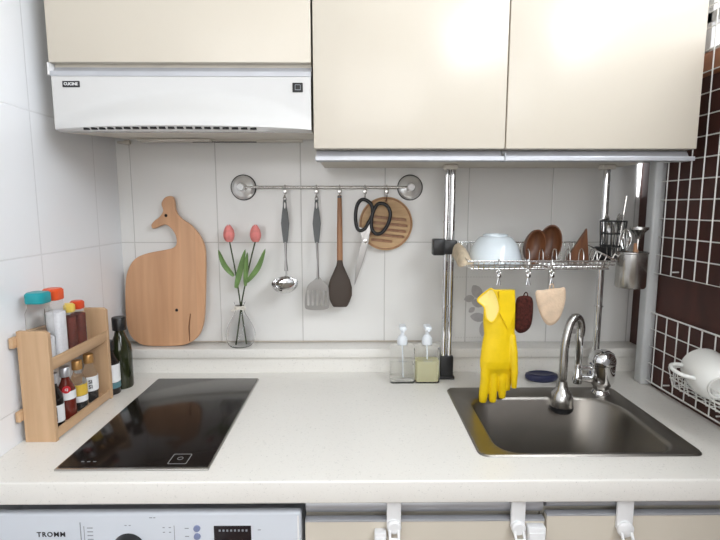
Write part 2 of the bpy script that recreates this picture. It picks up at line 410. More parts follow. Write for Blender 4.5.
# ------------------------------------------------------------------ hob
hx0, hx1, hy0, hy1 = .150, .453, -.652, -.143
hb = thing('induction_hob', ((hx0+hx1)/2, (hy0+hy1)/2, 0), 'black glass two-ring induction hob with thin steel edge, let into the worktop', 'hob')
B().box((hx0, hy0, .0003), (hx1, hy1, .0045), .0012).build('steel_edge', 'steel', hb)
b = B().box((hx0+.0045, hy0+.007, .0045), (hx1-.0035, hy1-.002, .0065), .0006)
b.build('glass_plate', 'glass_top', hb)
b = B(); cxh = (hx0+hx1)/2
plate(b, [circle(.385, -.615, .006), circle(.385, -.615, .0048)], .0003, T(0, 0, .0067))
plate(b, [rrect(.366, .404, -.637, -.597, .003), rrect(.3675, .4025, -.6355, -.5985, .003)], .0003, T(0, 0, .0067))
b.build('control_mark', 'print', hb)
b = B()
for k in range(3): b.box((.19+.012*k, -.628, .0066), (.196+.012*k, -.625, .0069))
b.build('printed_dots', 'print', hb)

# ------------------------------------------------------------------ range hood
HX0, HX1 = .047, .640; HF = -.386
hd = thing('range_hood', ((HX0+HX1)/2, -.2, .69), 'white slim range hood with a bulging front, under the left wall cabinet', 'range hood')
nx, nz = 48, 14
def hood_pt(i, j, inset=0):
    u = i/nx; x = HX0+(HX1-HX0)*u
    zt = .812; zb = .694
    t = j/nz
    bulge = .058*(1-abs(2*u-1)**2.4)
    z = zt+(zb-zt)*t
    start = .22+.55*abs(2*u-1)**2.0       # bulge swells out from under an arched line
    g = max(0, (t-start)/(1-start)); g = g*g*(3-2*g)
    return Vector((x, HF-bulge*g+inset, z))
vs = []; fs = []
for i in range(nx+1):
    for j in range(nz+1): vs.append(hood_pt(i, j))
W_ = nz+1
for i in range(nx):
    for j in range(nz): fs.append([i*W_+j, i*W_+j+1, (i+1)*W_+j+1, (i+1)*W_+j])
# bottom lip, back and top so the shell is closed
nb = len(vs)
for i in range(nx+1):
    e = hood_pt(i, nz)
    k_ = 1-abs(2*i/nx-1)**3; vs += [e+Vector((0, .004+.010*k_, -.001-.010*k_)), Vector((e.x, -.36, .690)), Vector((e.x, -.36, .812))]
for i in range(nx):
    a = i*W_; c = (i+1)*W_; p = nb+3*i; q = nb+3*(i+1)
    fs += [[a+nz, p, q, c+nz], [p, p+1, q+1, q], [p+1, p+2, q+2, q+1], [p+2, a, c, q+2]]
for i in (0, nx):
    p = nb+3*i; fs.append([i*W_+j for j in range(nz+1)]+[p, p+1, p+2])
B().add(vs, fs, 0, True).build('front_fascia', 'hood', hd)
b = B()
vs = [(HX0, -.36, .812), (HX1, -.36, .812), (HX1, -.002, .812), (HX0, -.002, .812), (HX0, -.36, .6905), (HX1, -.36, .6905), (HX1, -.002, .722), (HX0, -.002, .722)]
b.add(vs, [[0,1,2,3], [4,5,6,7], [0,1,5,4], [1,2,6,5], [2,3,7,6], [3,0,4,7]], 0, False)
b.build('hood_body', 'hood_under', hd)
b = B()
for k in range(20):
    u = .15+k*.0335; i = u*nx; e = hood_pt(i, nz); k_ = 1-abs(2*u-1)**3
    x = e.x; yy = e.y+(.004+.010*k_)*.35; zz = e.z-(.001+.010*k_)*.35
    b.box((x-.0068, yy-.0022, zz-.0030), (x+.0068, yy+.004, zz+.0016))
b.build('vent_slots', 'slot', hd)
b = B().box((.11, -.10, .7055), (.32, -.06, .712), .001)
b.box((.085, -.02, .712), (.58, -.01, .7225))
b.build('filter_frame', 'hood_under', hd)
b = B().box((.262, -.075, .7045), (.45, -.07, .7065)).build('filter_slot', 'slot', hd)
b = B().box((.0715, HF-.0015, .7875), (.111, HF+.002, .8015), .001)
o = b.build('brand_badge', 'black', hd)
b = B(); text(b, 'CUCINE', .0088, T(.0912, HF-.0019, .7945) @ XZ, .0002, 0, .0002); b.build('badge_lettering', 'white_pl', o)
b = B().box((.598, HF-.003, .7775), (.622, HF+.002, .7985), .0015)
o = b.build('power_switch', 'black', hd)
b = B(); plate(b, [rrect(.604, .617, .782, .794, .001), rrect(.605, .616, .783, .793, .001)], .0006, T(0, HF-.0034, 0) @ XZ); b.build('switch_mark', 'greyink', o)
# pipe stub hidden at the back left corner of the hood
tag(B().tube([(.012, -.012, .712), (.035, -.012, .712)], .004, 10).tube([(.035, -.012, .712), (.05, -.012, .712)], .007, 12).build('gas_pipe_stub', 'hood_under'), 'short beige pipe end in the corner just below the range hood', 'pipe')

# ------------------------------------------------------------------ wall cabinets
def channel(b, x0, x1, y, z0, z1, dp=.012):
    """aluminium finger-pull: a recessed cove with a projecting bottom lip"""
    h = z1-z0
    prof = [(y+dp+.012, z1), (y+dp+.008, z1-h*.08), (y+dp, z0+h*.45), (y-.002, z0+h*.38), (y-.003, z0+h*.30), (y-.003, z0), (y+.045, z0), (y+.045, z1)]
    vs = [(x0, p[0], p[1]) for p in prof]+[(x1, p[0], p[1]) for p in prof]; n = len(prof)
    fs = [list(range(n)), [n+k for k in range(n)]]+[[k, (k+1) % n, n+(k+1) % n, n+k] for k in range(n)]
    b.add(vs, fs, 0, False)
wc = thing('wall_cabinet', (.345, -.19, .812), 'short cream wall cabinet above the range hood', 'wall cabinet', 'cream wall cabinets')
B().box((.046, -.366, .815), (.640, -.001, 1.48)).build('carcass', 'cream_dark', wc)
d = B().box((.043, -.386, .843), (.641, -.367, 1.48), .002).build('cabinet_door', 'cream', wc)
b = B(); channel(b, .046, .641, -.384, .8125, .8425); b.build('finger_pull', 'alu', wc)
B().box((.040, -.388, .815), (.0445, -.30, .842), .001).build('end_cap', 'white_pl', wc)
wc = thing('wall_cabinet', (1.09, -.19, .63), 'tall cream double-door wall cabinet above the dish rack', 'wall cabinet', 'cream wall cabinets')
B().box((.647, -.348, .636), (1.545, -.001, 1.48)).build('carcass', 'cream_dark', wc)
for x0, x1 in ((.6455, 1.0935), (1.0965, 1.5475)):
    B().box((x0, -.386, .651), (x1, -.3485, 1.48), .002).build('cabinet_door', 'cream', wc)
for x0, x1 in ((.649, 1.0935), (1.0965, 1.545)):
    b = B(); channel(b, x0, x1, -.384, .624, .650, .020); b.build('finger_pull', 'alu', wc)
B().box((1.0935, -.389, .622), (1.0965, -.37, .64)).build('pull_joint', 'alu_dark', wc)

# ------------------------------------------------------------------ base: washer and cabinets
FR = -.665
wm = thing('washing_machine', (.33, -.36, -UP), 'white front-loading washing machine under the left end of the worktop', 'washing machine')
B().box((.02, -.640, -UP), (.636, -.06, -.125), .006, 3).build('casing', 'wm', wm)
pn = B().box((.022, FR-.004, -.215), (.6355, -.650, -.0775), .006, 4).build('control_panel', 'wm', wm)
B().box((.6275, FR-.0060, -.213), (.6315, FR-.003, -.084), .001).build('panel_edge', 'white_pl', pn)
B().box((.203, FR-.0048, -.2), (.2045, FR-.0035, -.096)).build('panel_seam', 'greyink', pn)
b = B(); text(b, 'T R O M M', .0140, T(.146, FR-.0045, -.1215) @ XZ, .0003, 0, .00025); b.build('lettering', 'ink', pn)
for cl in (((.222, -.108, .011), (.222, -.116, .011), (.222, -.124, .011), (.222, -.132, .011)), ((.292, -.103, .004), (.300, -.103, .004)), ((.366, -.108, .004), (.378, -.108, .004), (.366, -.118, .004), (.378, -.118, .004)),
           ((.411, -.110, .008),), ((.411, -.127, .008),), ((.553, -.114, .006),), ((.342, -.087, .006), (.349, -.087, .004))):
    b = B()
    for (x, z, w_) in cl: b.box((x-w_/2, FR-.0045, z-.0008), (x+w_/2, FR-.0038, z+.0008))
    b.build('printed_mark', 'greyink', pn)
for x in (.2105, .3865): B().box((x-.0005, FR-.0045, -.17), (x+.0005, FR-.0038, -.104)).build('printed_line', 'greyink', pn)
B().lathe([(0, 0), (.032, 0), (.032, .004), (.028, .02), (.026, .024), (0, .024)], mtx=T(.296, FR-.0035, -.152) @ Matrix.Rotation(PI/2, 4, 'X'), n=40).build('dial', 'black', wm)
for z in (-.110, -.127):
    B().lathe([(0, 0), (.0068, 0), (.0064, .003), (0, .004)], mtx=T(.431, FR-.0035, z) @ Matrix.Rotation(PI/2, 4, 'X'), n=20).build('button', 'wm_btn', wm)
b = B().box((.464, FR-.0055, -.17), (.537, FR-.003, -.105), .001)
o = b.build('display', 'display', wm)
b = B()
for k in range(8): b.box((.474+k*.0075, FR-.0062, -.116), (.4775+k*.0075, FR-.0052, -.112))
b.build('display_digits', 'greyink', o)
B().lathe([(.12, 0), (.135, .0), (.15, .02), (.19, .025), (.20, 0)], mtx=T(.33, -.655, -.48) @ Matrix.Rotation(PI/2, 4, 'X'), n=48).lathe([(0, .012), (.06, .010), (.13, 0)], mtx=T(.33, -.655, -.48) @ Matrix.Rotation(PI/2, 4, 'X'), n=48, mi=1).build('round_door', ['silver', 'display'], wm)

def base_cab(x0, x1, ztop, label, y=-.655):
    t = thing('base_cabinet', ((x0+x1)/2, -.35, -UP), label, 'base cabinet', 'cream base cabinets under the worktop')
    q = B()
    for a_, c_ in (((x0, -.635, -UP), (x0+.016, -.06, -.21)), ((x1-.016, -.635, -UP), (x1, -.06, -.21)), ((x0+.016, -.635, -UP), (x1-.016, -.06, -UP+.1)), ((x0+.016, -.07, -UP+.1), (x1-.016, -.06, -.048)), ((x0, -.635, -.21), (x1, -.617, -.048))): q.box(a_, c_)
    q.build('carcass', 'cream_dark', t)
    B().box((x0+.001, y-.014, -UP+.10), (x1-.001, y+.002, ztop-.0035), .002).build('cabinet_door', 'cream', t)
    B().box((x0+.001, y-.0145, ztop-.0035), (x1-.001, y+.002, ztop), .0005).build('edge_strip', 'alu', t)
    b = B(); n = 8
    prof = [(y+.018, -.049)]+[(y+.004-.010*math.sin(PI*k/n), -.056-(abs(ztop)-.062)*k/n) for k in range(n+1)]+[(y+.018, ztop+.001)]
    vs = [(x0+.002, p[0], p[1]) for p in prof]+[(x1-.002, p[0], p[1]) for p in prof]; m = len(prof)
    b.add(vs, [list(range(m)), [m+k for k in range(m)]]+[[k, (k+1) % m, m+(k+1) % m, m+k] for k in range(m)], 0, True)
    b.build('handle_rail', 'alu', t)
    return t
base_cab(.642, 1.1165, -.095, 'cream base cabinet beside the washing machine, with two white hooks over its door')
base_cab(1.1185, 1.605, -.085, 'cream base cabinet under the sink, with one white hook over its door')
def door_hook(x, w_, ztop, zbot, label):
    t = thing('door_hook', (x, -.675, zbot), label, 'hook', 'white over-door hooks')
    b = B().box((x-w_/2, -.677, zbot+.012), (x+w_/2, -.6695, ztop), .002)
    b.box((x-w_/2, -.675, ztop-.003), (x+w_/2, -.640, ztop), .001)
    b.lathe([(0, 0), (w_*.5, 0), (w_*.5, .006), (w_*.38, .009), (0, .009)], mtx=T(x, -.6765, zbot+.014) @ Matrix.Rotation(PI/2, 4, 'X'), n=20)
    b.build('hook_plate', 'white_pl', t)
    B().tube([(x-w_*.3, -.684, zbot+.010), (x-w_*.3, -.694, zbot-.002), (x+w_*.3, -.694, zbot-.002), (x+w_*.3, -.684, zbot+.010)], .0035, 8).build('hook_peg', 'white_pl', t)
door_hook(.817, .028, -.050, -.116, 'white plastic over-door hook nearest the washing machine')
door_hook(1.060, .028, -.050, -.120, 'white plastic over-door hook at the seam between the two base cabinets')
door_hook(1.270, .032, -.050, -.124, 'white plastic over-door hook on the base cabinet under the sink')
def towel_bar(x, x2, zt, label):
    t = thing('towel_bracket', (x, -.685, zt-.3), label, 'bracket', 'white brackets hanging below the worktop')
    B().box((x, -.687, zt-.20), (x2, -.6692, zt), .003).build('bracket_bar', 'white_pl', t)
    B().box((x+.002, -.6895, zt-.19), (x2-.002, -.687, zt-.01), .0008).build('bracket_cover', 'white_pl', t)
towel_bar(.779, .802, -.110, 'white plastic bracket hanging left of the first over-door hook')
towel_bar(1.077, 1.112, -.101, 'white plastic bracket hanging right of the middle over-door hook')

# ------------------------------------------------------------------ brown wall wire grids
def wire_grid(y0, y1, z0, z1, label, pitch_y=.0455, pitch_z=.051, x=1.591):
    r = .0017
    t = thing('wire_grid', (x, (y0+y1)/2, z0), label, 'wire grid', 'white wire grids on the brown wall')
    y0r, y1r, z0r, z1r = y0, y1, z0, z1
    B().tube([(x, y0, z0), (x, y1, z0), (x, y1, z1), (x, y0, z1)], .0024, 6, True).build('border_wire', 'whitewire', t)
    bv = B(); y = y1-pitch_y
    while y > y0+.01: bv.tube([(x, y, z0), (x, y, z1)], r, 6); y -= pitch_y
    bv.build('upright_wires', 'whitewire', t)
    bh = B(); z = z0+pitch_z
    while z < z1-.01: bh.tube([(x+.003, y0, z), (x+.003, y1, z)], r, 6); z += pitch_z
    bh.build('cross_wires', 'whitewire', t)
    for yy in (y1-.10, y0+.10, y1-.3):
        B().tube([(x-.002, yy, z0+.012), (1.6055, yy, z0+.012)], .0022, 8).build('wall_peg', 'whitewire', t)
    return t
wire_grid(-1.1, -.172, .330, 1.35, 'large white wire grid on the brown wall, reaching up across the window')
wire_grid(-1.1, -.172, .0155, .216, 'low white wire grid on the brown wall, just above the worktop', pitch_z=.0508)

# cup rack and mug
cr = thing('cup_basket', (1.55, -.50, .07), 'small white wire basket hooked on the low wire grid, holding the mug', 'basket')
b = B()
for z, x0 in ((.125, 1.512), (.098, 1.518), (.078, 1.525)):
    b.tube([(1.587, -.405, z), (x0, -.405, z), (x0, -.61, z), (1.587, -.61, z)], .002, 6)
for k in range(8):
    y = -.405-k*.0293; b.tube([(1.512, y, .125), (1.525, y, .075), (1.587, y, .070)], .0014, 6)
for k in range(4):
    x = 1.53+k*.018; b.tube([(x, -.405, .125), (x, -.405, .074), (x, -.61, .074), (x, -.61, .125)], .0014, 6)
b.build('basket_wires', 'whitewire', cr)
for yh in (-.43, -.585): B().tube([(1.587, yh, .12), (1.587, yh, .172), (1.596, yh, .175), (1.597, yh, .165)], .002, 6).build('basket_hook', 'whitewire', cr)
mg = thing('mug', (1.54, -.50, .08), 'white porcelain mug lying on its side in the small wire basket', 'mug')
ax = Vector((-.22, -.90, -.18)).normalized()   # axis from rim to foot, foot towards the room
mm = T(1.546, -.478, .146) @ ax.to_track_quat('Z', 'Y').to_matrix().to_4x4()
B().lathe([(.0, -.008), (.030, -.006), (.0455, -.012), (.0475, .0), (.0485, .03), (.045, .06), (.034, .078), (.026, .082), (.026, .088), (.022, .088), (.021, .080), (.0, .079)], mtx=mm, n=40).build('mug_body', 'porc', mg)
hp = catmull([(-.030, 0, .008), (-.052, 0, .002), (-.074, 0, .012), (-.078, 0, .034), (-.066, 0, .054), (-.040, 0, .060)], 5, False)
hm = T(1.546, -.478, .146) @ ax.to_track_quat('Z', 'Y').to_matrix().to_4x4()
inv = hm.to_3x3().inverted() @ Vector((-1, .05, .10)); ang = math.atan2(inv.y, inv.x)
B().tube([Vector(p) for p in hp], .0048, 10, mtx=hm @ Matrix.Rotation(ang+PI, 4, 'Z')).build('mug_handle', 'porc', mg)

# ------------------------------------------------------------------ spice rack and its contents
RX0, RX1, RY0, RY1, RH = .014, .081, -.530, -.272, .250
sr = thing('spice_rack', (.045, -.40, 0), 'light wooden two-tier spice rack standing against the left wall', 'spice rack')
for y in (RY0, RY1-.012):
    b = B(); lp = [(RX0, .0), (RX1, .0), (RX1, RH-.006), (RX1-.008, RH), (RX0, RH)]
    plate(b, [lp], .012, T(0, y+.006, 0) @ XZ, .0012); b.build('side_panel', 'rackwood', sr)
for z in (.0165, .1675): B().box((RX0+.004, RY0+.012, z-.010), (RX1-.006, RY1-.012, z-.001), .0008).build('shelf', 'rackwoodY', sr)
for z0, z1 in ((.004, .026), (.164, .187)): B().box((RX1-.0065, RY0+.0115, z0), (RX1-.0005, RY1-.0115, z1), .001).build('front_rail', 'rackwoodY', sr)
for z0, z1 in ((.050, .073), (.215, .238)): B().box((.004, RY0-.010, z0), (.0135, RY1+.010, z1), .001).build('back_rail', 'rackwoodY', sr)
ZL, ZU = .0160, .1668
def label_plate(b, cx, cy, r, z0, z1, a0, a1, mi=0, n=14, off=.0006):
    vs = []
    for k in range(n+1):
        a = a0+(a1-a0)*k/n
        for rr in (r+off, r+off-.0004): vs += [(cx+rr*math.cos(a), cy+rr*math.sin(a), z0), (cx+rr*math.cos(a), cy+rr*math.sin(a), z1)]
    fs = []
    for k in range(n):
        o = 4*k; fs += [[o, o+4, o+5, o+1], [o+2, o+3, o+7, o+6], [o+1, o+5, o+7, o+3], [o, o+2, o+6, o+4]]
    fs += [[0, 1, 3, 2], [4*n, 4*n+2, 4*n+3, 4*n+1]]
    b.add(vs, fs, mi, True)
def square_jar(x, y, w_, h, lidh, lidmat, fill, fh, label, glassm='clearpl'):
    t = thing('spice_jar', (x, y, ZU), label, 'spice jar', 'spice jars on the top shelf of the rack')
    def sq(r, z, c): return [Vector((x+px, y+py, z)) for px, py in rrect(-r, r, -r, r, c, 4)]
    b = B().loft([sq(w_*.47, ZU, .006), sq(w_*.5, ZU+.004, .008), sq(w_*.5, ZU+h*.72, .008), sq(w_*.42, ZU+h*.80, .010), sq(w_*.42, ZU+h-lidh, .010)])
    b.build('jar_body', glassm, t)
    b = B().loft([sq(w_*.45, ZU+.002, .006), sq(w_*.475, ZU+.006, .008), sq(w_*.475, ZU+fh, .008), sq(w_*.3, ZU+fh+.003, .008)]); b.build('contents', fill, t)
    zl = ZU+h-lidh; r = w_*.46
    b = B().loft([sq(r, zl, .010), sq(r+.001, zl+.002, .010), sq(r+.001, zl+lidh-.004, .010), sq(r-.002, zl+lidh, .010)])
    b.build('lid', lidmat, t); return t
t = square_jar(.043, -.492, .043, .163, .024, 'teal', 'salt', .060, 'clear square jar with a teal lid on the rack top shelf, nearest the front')
t = square_jar(.046, -.443, .038, .163, .026, 'orange', 'salt', .108, 'clear square jar of white salt with an orange lid, second on the top shelf')
t = square_jar(.050, -.396, .028, .118, .020, 'yellowlid', 'spice', .085, 'small jar of dark seeds with a yellow lid on the top shelf')
t = square_jar(.050, -.358, .030, .118, .020, 'redorange', 'spice', .085, 'small jar of red-brown powder with a red-orange lid, last on the top shelf')
def bottle(x, y, r, h, cap, body, capname, label, labels=(), capr=.6, z=ZL, name='sauce_bottle', group='sauce bottles on the lower shelf of the rack', fill=1.):
    t = thing(name, (x, y, z), label, 'bottle', group)
    k = h
    B().lathe([(0, z), (r*.94, z), (r, z+.004), (r, z+k*.52), (r*.92, z+k*.60), (r*.50, z+k*.74), (r*.42, z+k*.80), (r*.42, z+k*.86), (0, z+k*.86)], (x, y, 0), 28).build('bottle_body', body, t)
    B().lathe([(0, z+k*.82), (r*capr, z+k*.82), (r*capr, z+k*.99), (r*capr*.92, z+k), (0, z+k)], (x, y, 0), 24).build('cap', cap, t)
    for (z0, z1, m) in labels:
        b = B(); label_plate(b, x, y, r, z+z0, z+z1, -PI*.75, PI*.35, 0); b.build('label_sticker', m, t)
    return t
def ring_text(t, x, y, r, z, s, mater, body, ang=-PI*.32):
    b = B(); d = Vector((math.cos(ang), math.sin(ang), 0))
    text(b, body, s, T(x+d.x*(r+.0012), y+d.y*(r+.0012), z) @ Matrix.Rotation(ang+PI/2, 4, 'Z') @ XZ, .0002, 0, .0003)
    b.build('label_print', mater, t)
bx = .0535
t = bottle(bx-.002, -.480, .0195, .124, 'silver', 'soy', '', 'dark soy sauce bottle with a white label, nearest the front on the lower shelf', [(.012, .052, 'paper')])
for zz in (.022, .034, .045): ring_text(t, bx-.002, -.480, .0195, ZL+zz, .011, 'ink', '||·|')
t = bottle(bx, -.434, .0195, .124, 'silver', 'darkred', '', 'red sauce bottle with a silver cap and a red round badge on the lower shelf', [(.048, .068, 'paper')])
b = B(); a = -PI*.32; d = Vector((math.cos(a), math.sin(a), 0))
plate(b, [circle(0, 0, .009, 20)], .0006, T(bx+d.x*.0203, -.434+d.y*.0203, ZL+.074) @ Matrix.Rotation(a+PI/2, 4, 'Z') @ XZ); b.build('round_badge', 'red', t)
ring_text(t, bx, -.434, .0203, ZL+.074, .007, 'paper', 'CJ')
t = bottle(bx, -.384, .0195, .124, 'gold', 'clearpl', '', 'bottle with a gold cap and a yellow label on the lower shelf', [(.038, .066, 'yellowlabel'), (.022, .037, 'paper')])
B().lathe([(0, ZL+.003), (.0165, ZL+.003), (.0165, ZL+.035), (0, ZL+.035)], (bx, -.384, 0), 20).build('contents', 'soy', t)
t = bottle(bx, -.332, .0195, .124, 'gold', 'clearpl', '', 'gold-capped bottle with a black-printed white label, farthest back on the lower shelf', [(.030, .068, 'paper')])
B().lathe([(0, ZL+.003), (.0165, ZL+.003), (.0165, ZL+.030), (0, ZL+.030)], (bx, -.332, 0), 20).build('contents', 'soy', t)
for zz in (.042, .055): ring_text(t, bx, -.332, .0195, ZL+zz, .013, 'ink', 'SI')
t = bottle(.068, -.190, .030, .205, 'black', 'oliveglass', '', 'tall dark green oil bottle with a black cap standing in the corner', [], .62, 0, 'oil_bottle', None)
t = bottle(.061, -.240, .024, .150, 'black', 'soy', '', 'dark sauce bottle with a white and teal label standing just behind the spice rack', [(.035, .085, 'paper'), (.018, .034, 'teallabel')], .55, 0, 'sauce_bottle', None)

# ------------------------------------------------------------------ whale cutting board
cb = thing('cutting_board', (.155, -.045, .0775), 'whale-shaped light wooden cutting board leaning on the wall above the ledge', 'cutting board')
crop = [(138,42),(150,26),(172,24),(180,45),(185,75),(205,100),(240,125),(268,160),(285,200),(289,260),(289,400),(284,460),(268,500),(240,522),(200,531),(100,531),(60,515),(35,480),(25,420),(22,330),(28,280),(50,240),(90,220),(150,208),(180,200),(190,185),(187,160),(172,135),(150,121),(125,130),(109,135),(104,122),(115,107),(130,95),(142,75),(137,55)]
def bp(c, y=-.03):
    p = at(120+c[0]/3.38, 190+c[1]/3.38, y=y); return (p.x, p.z)
ol = [tuple(v) for v in catmull([bp(c) for c in crop], 4)]
zmin = min(v[1] for v in ol)
KZ = .982; ol = [(x+.003, (z-zmin)*KZ) for x, z in ol]
def ch(c, r): x, z = bp(c); return circle(x+.003, (z-zmin)*KZ, r, 16)
s0 = bp((241, 424)); s1 = bp((238, 470)); s2 = bp((241, 516))
slit = [(p_[0]+.003, p_[1]*KZ) for p_ in [(s0[0]-.0006, s0[1]-zmin), (s1[0]-.0028, s1[1]-zmin), (s2[0]-.0012, s2[1]-zmin), (s2[0]+.0012, s2[1]-zmin), (s1[0]+.0012, s1[1]-zmin), (s0[0]+.0014, s0[1]-zmin)]]
lean = math.radians(3.2)
b = B(); plate(b, [ol, ch((195, 412), .0048), ch((152, 90), .0048), slit], .015, T(0, -.047, .079) @ Matrix.Rotation(-lean, 4, 'X') @ XZ, .002)
b.build('board', 'beech', cb)
bm_ = T(0, -.047, .079) @ Matrix.Rotation(-lean, 4, 'X') @ XZ
for nm, c_, r_ in (('eye', (195, 412), .0047), ('hanging_hole_fill', (152, 90), .0047)):
    b = B(); plate(b, [ch(c_, r_)], .004, bm_ @ T(0, 0, .0035)); b.build(nm, 'slot', cb)  # black disc fills each hole, its dark depth put into the colour

# ------------------------------------------------------------------ vase and tulips
vx, vy, vz = at(241, 346, y=-.049).x, -.0495, .0775
vs_ = thing('glass_vase', (vx, vy, vz), 'small round clear glass vase holding two tulips on the ledge', 'vase')
prof = [(0, 0), (.026, 0), (.039, .010), (.0455, .032), (.044, .052), (.033, .078), (.020, .100), (.0135, .118), (.0135, .130), (.018, .142)]
inner = [(r-.0016 if r > .003 else 0, z+(.002 if i == 0 else 0)) for i, (r, z) in enumerate(prof)][::-1]
inner[-1] = (0, .0035); inner[-2] = (.025, .0035)
def smooth_prof(p, k=4): return [tuple(v) for v in catmull(p, k, False)]
B().lathe([(max(r, 0), z+vz) for r, z in smooth_prof(prof)+smooth_prof(inner)], (vx, vy, 0), 40).build('vase_glass', 'glass', vs_)
b = B().lathe([(.0142, vz+.130), (.0160, vz+.120), (.0160, vz+.130), (.0142, vz+.131)], (vx, vy, 0), 24)
b.tube(catmull([(vx-.014, vy-.012, vz+.124), (vx-.022, vy-.016, vz+.118), (vx-.018, vy-.018, vz+.118), (vx, vy-.016, vz+.123), (vx+.018, vy-.018, vz+.132), (vx+.022, vy-.016, vz+.122), (vx+.012, vy-.016, vz+.119)], 4, False), .0014, 6)
b.build('ribbon', 'ribbon', vs_)
def tulip(fu, fv, neck, foot, leaves, label, dy):
    y = vy+dy; f = at(fu, fv, y=y); n_ = at(neck[0], neck[1], y=y); e = at(foot[0], foot[1], y=y)
    e.z = vz+.006
    t = thing('tulip', (f.x, y, vz+.12), label, 'flower', 'pink tulips in the glass vase')
    top = Vector((f.x, y, f.z-.018)); mid = (top+n_)/2+Vector((.002 if fu < 241 else -.002, 0, 0))
    B().tube(catmull([top, mid, n_, (n_+e)/2, e], 6, False), .0023, 8).build('stem', 'stem', t)
    b = B()
    for k in range(6):   # overlapping petals, three inner and three outer
        a0 = k*PI/3+.3; R = .0195 if k % 2 else .0172
        vs = []; n = 8; mws = 5
        for i in range(n+1):
            s_ = i/n; rad = R*math.sin(PI*(.12+.80*s_))**.7*(1-.25*s_); zz = -.024+.053*s_
            half = .75*math.sin(PI*min(1, .18+.80*s_))**.6
            for j in range(mws):
                a = a0+half*(j/(mws-1)*2-1); vs.append((f.x+rad*math.cos(a), y+rad*math.sin(a), f.z+zz))
        fs = [[i*mws+j, i*mws+j+1, (i+1)*mws+j+1, (i+1)*mws+j] for i in range(n) for j in range(mws-1)]
        b.add(vs, fs)
    b.lathe([(0, f.z-.025), (.009, f.z-.020), (.016, f.z-.005), (.0150, f.z+.012), (.007, f.z+.025), (0, f.z+.026)], (f.x, y, 0), 20)
    b.build('petals', 'pink', t)
    for (tip, base, bow, w_) in leaves:
        A = at(base[0], base[1], y=y-.003); Z_ = at(tip[0], tip[1], y=y-.012); mid = (A+Z_)/2+Vector(bow)
        pts = catmull([A, mid, Z_], 8, False); vs = []
        for i, p in enumerate(pts):
            s_ = i/(len(pts)-1); hw = w_*math.sin(PI*min(1, .12+.88*s_))**.8
            d = (pts[min(i+1, len(pts)-1)]-pts[max(i-1, 0)]).normalized(); nn = Vector((d.z, 0, -d.x))
            vs += [p-nn*hw+Vector((0, -.003, 0)), p, p+nn*hw+Vector((0, -.003, 0)), p-nn*hw*.98+Vector((0, -.0022, 0)), p+Vector((0, .0012, 0)), p+nn*hw*.98+Vector((0, -.0022, 0))]
        fs = []
        for i in range(len(pts)-1):
            o = 6*i; fs += [[o, o+1, o+7, o+6], [o+1, o+2, o+8, o+7], [o+3, o+9, o+10, o+4], [o+4, o+10, o+11, o+5], [o, o+6, o+9, o+3], [o+2, o+5, o+11, o+8]]
        B().add(vs, fs).build('leaf', 'leaf', t)
    return t
tulip(229, 234, (240, 301), (246.5, 344), [((218.5, 249.5), (234, 276), (-.006, 0, -.006), .0085), ((245.5, 249), (236, 288), (-.001, 0, -.004), .0095)], 'pink artificial tulip on the left in the glass vase', .004)
tulip(255.5, 234, (242, 301), (236, 344), [((265.5, 248.5), (247, 282), (.006, 0, -.006), .0085), ((247.5, 252), (245.5, 286), (-.001, 0, 0), .0075)], 'pink artificial tulip on the right in the glass vase', -.004)

# ------------------------------------------------------------------ utensil rail
RYY, RZ = -.036, .5755
rl = thing('utensil_rail', (.65, -.02, RZ), 'slim steel utensil rail with round suction cups on the tiled wall', 'rail')
B().tube([(.392, RYY, RZ), (.914, RYY, RZ)], .0042, 12).build('rail_bar', 'steel', rl)
for x in (.392, .914):
    b = B().lathe([(0, 0), (.037, 0), (.038, .003), (.035, .007), (.026, .010), (.014, .013), (.014, .026), (.010, .030), (0, .031)], mtx=T(x, -.0005, RZ) @ Matrix.Rotation(PI/2, 4, 'X'), n=40)
    s_ = b.build('suction_cup', 'cupdisc', rl)
    b = B().lathe([(0, .0), (.011, .0), (.012, .004), (.010, .014), (0, .015)], mtx=T(x, -.033, RZ) @ Matrix.Rotation(PI/2, 4, 'X'), n=24); b.build('knob', 'white_pl', s_)
    B().tube([(x+.038*math.cos(a*PI/18), -.002, RZ+.038*math.sin(a*PI/18)) for a in range(36)], .0026, 6, True).build('rubber_rim', 'black', s_)
hk = None
hxs = [.5265, .6225, .694, .772, .839]
hl = ['leftmost steel S hook on the utensil rail, carrying the ladle', 'steel S hook on the utensil rail carrying the slotted turner', 'steel S hook on the utensil rail carrying the wooden-handled spatula', 'steel S hook on the utensil rail carrying the scissors', 'steel S hook on the utensil rail carrying the round trivet']
def s_hook_pts(x, y, z):
    p = []
    for k in range(9): a = math.radians(-20+k*220/8); p.append((x, y-.0001+math.cos(a)*.0062, z+math.sin(a)*.0062))
    p = p[::-1] if False else p
    pts = [(x, y+.0062*math.cos(a), z+.0062*math.sin(a)) for a in [math.radians(d) for d in (-30, 0, 30, 60, 90, 120, 150, 180)]]
    pts += [(x, y-.0062, z-.012), (x, y-.0058, z-.022)]
    pts += [(x, y-.0062-.006+.006*math.cos(a)+.0004, z-.026+.006*math.sin(a)) for a in [math.radians(d) for d in (0, -40, -80, -120, -160, -190)]]
    return pts
for i, x in enumerate(hxs):
    if i == 0:
        t = thing('s_hook', (x, RYY, RZ), hl[0], 'hook', 'steel S hooks on the utensil rail')
        B().tube(s_hook_pts(x, RYY, RZ), .0017, 8).build('hook_wire', 'steel', t)
        B().box((x-.0055, RYY-.0078, RZ-.020), (x+.0055, RYY-.0048, RZ-.006), .001).build('hook_tab', 'steel', t)
        hk = t
    else:
        c = copy_tree(hk); c.location = (x, RYY, RZ); c['label'] = hl[i]
UY = RYY-.012
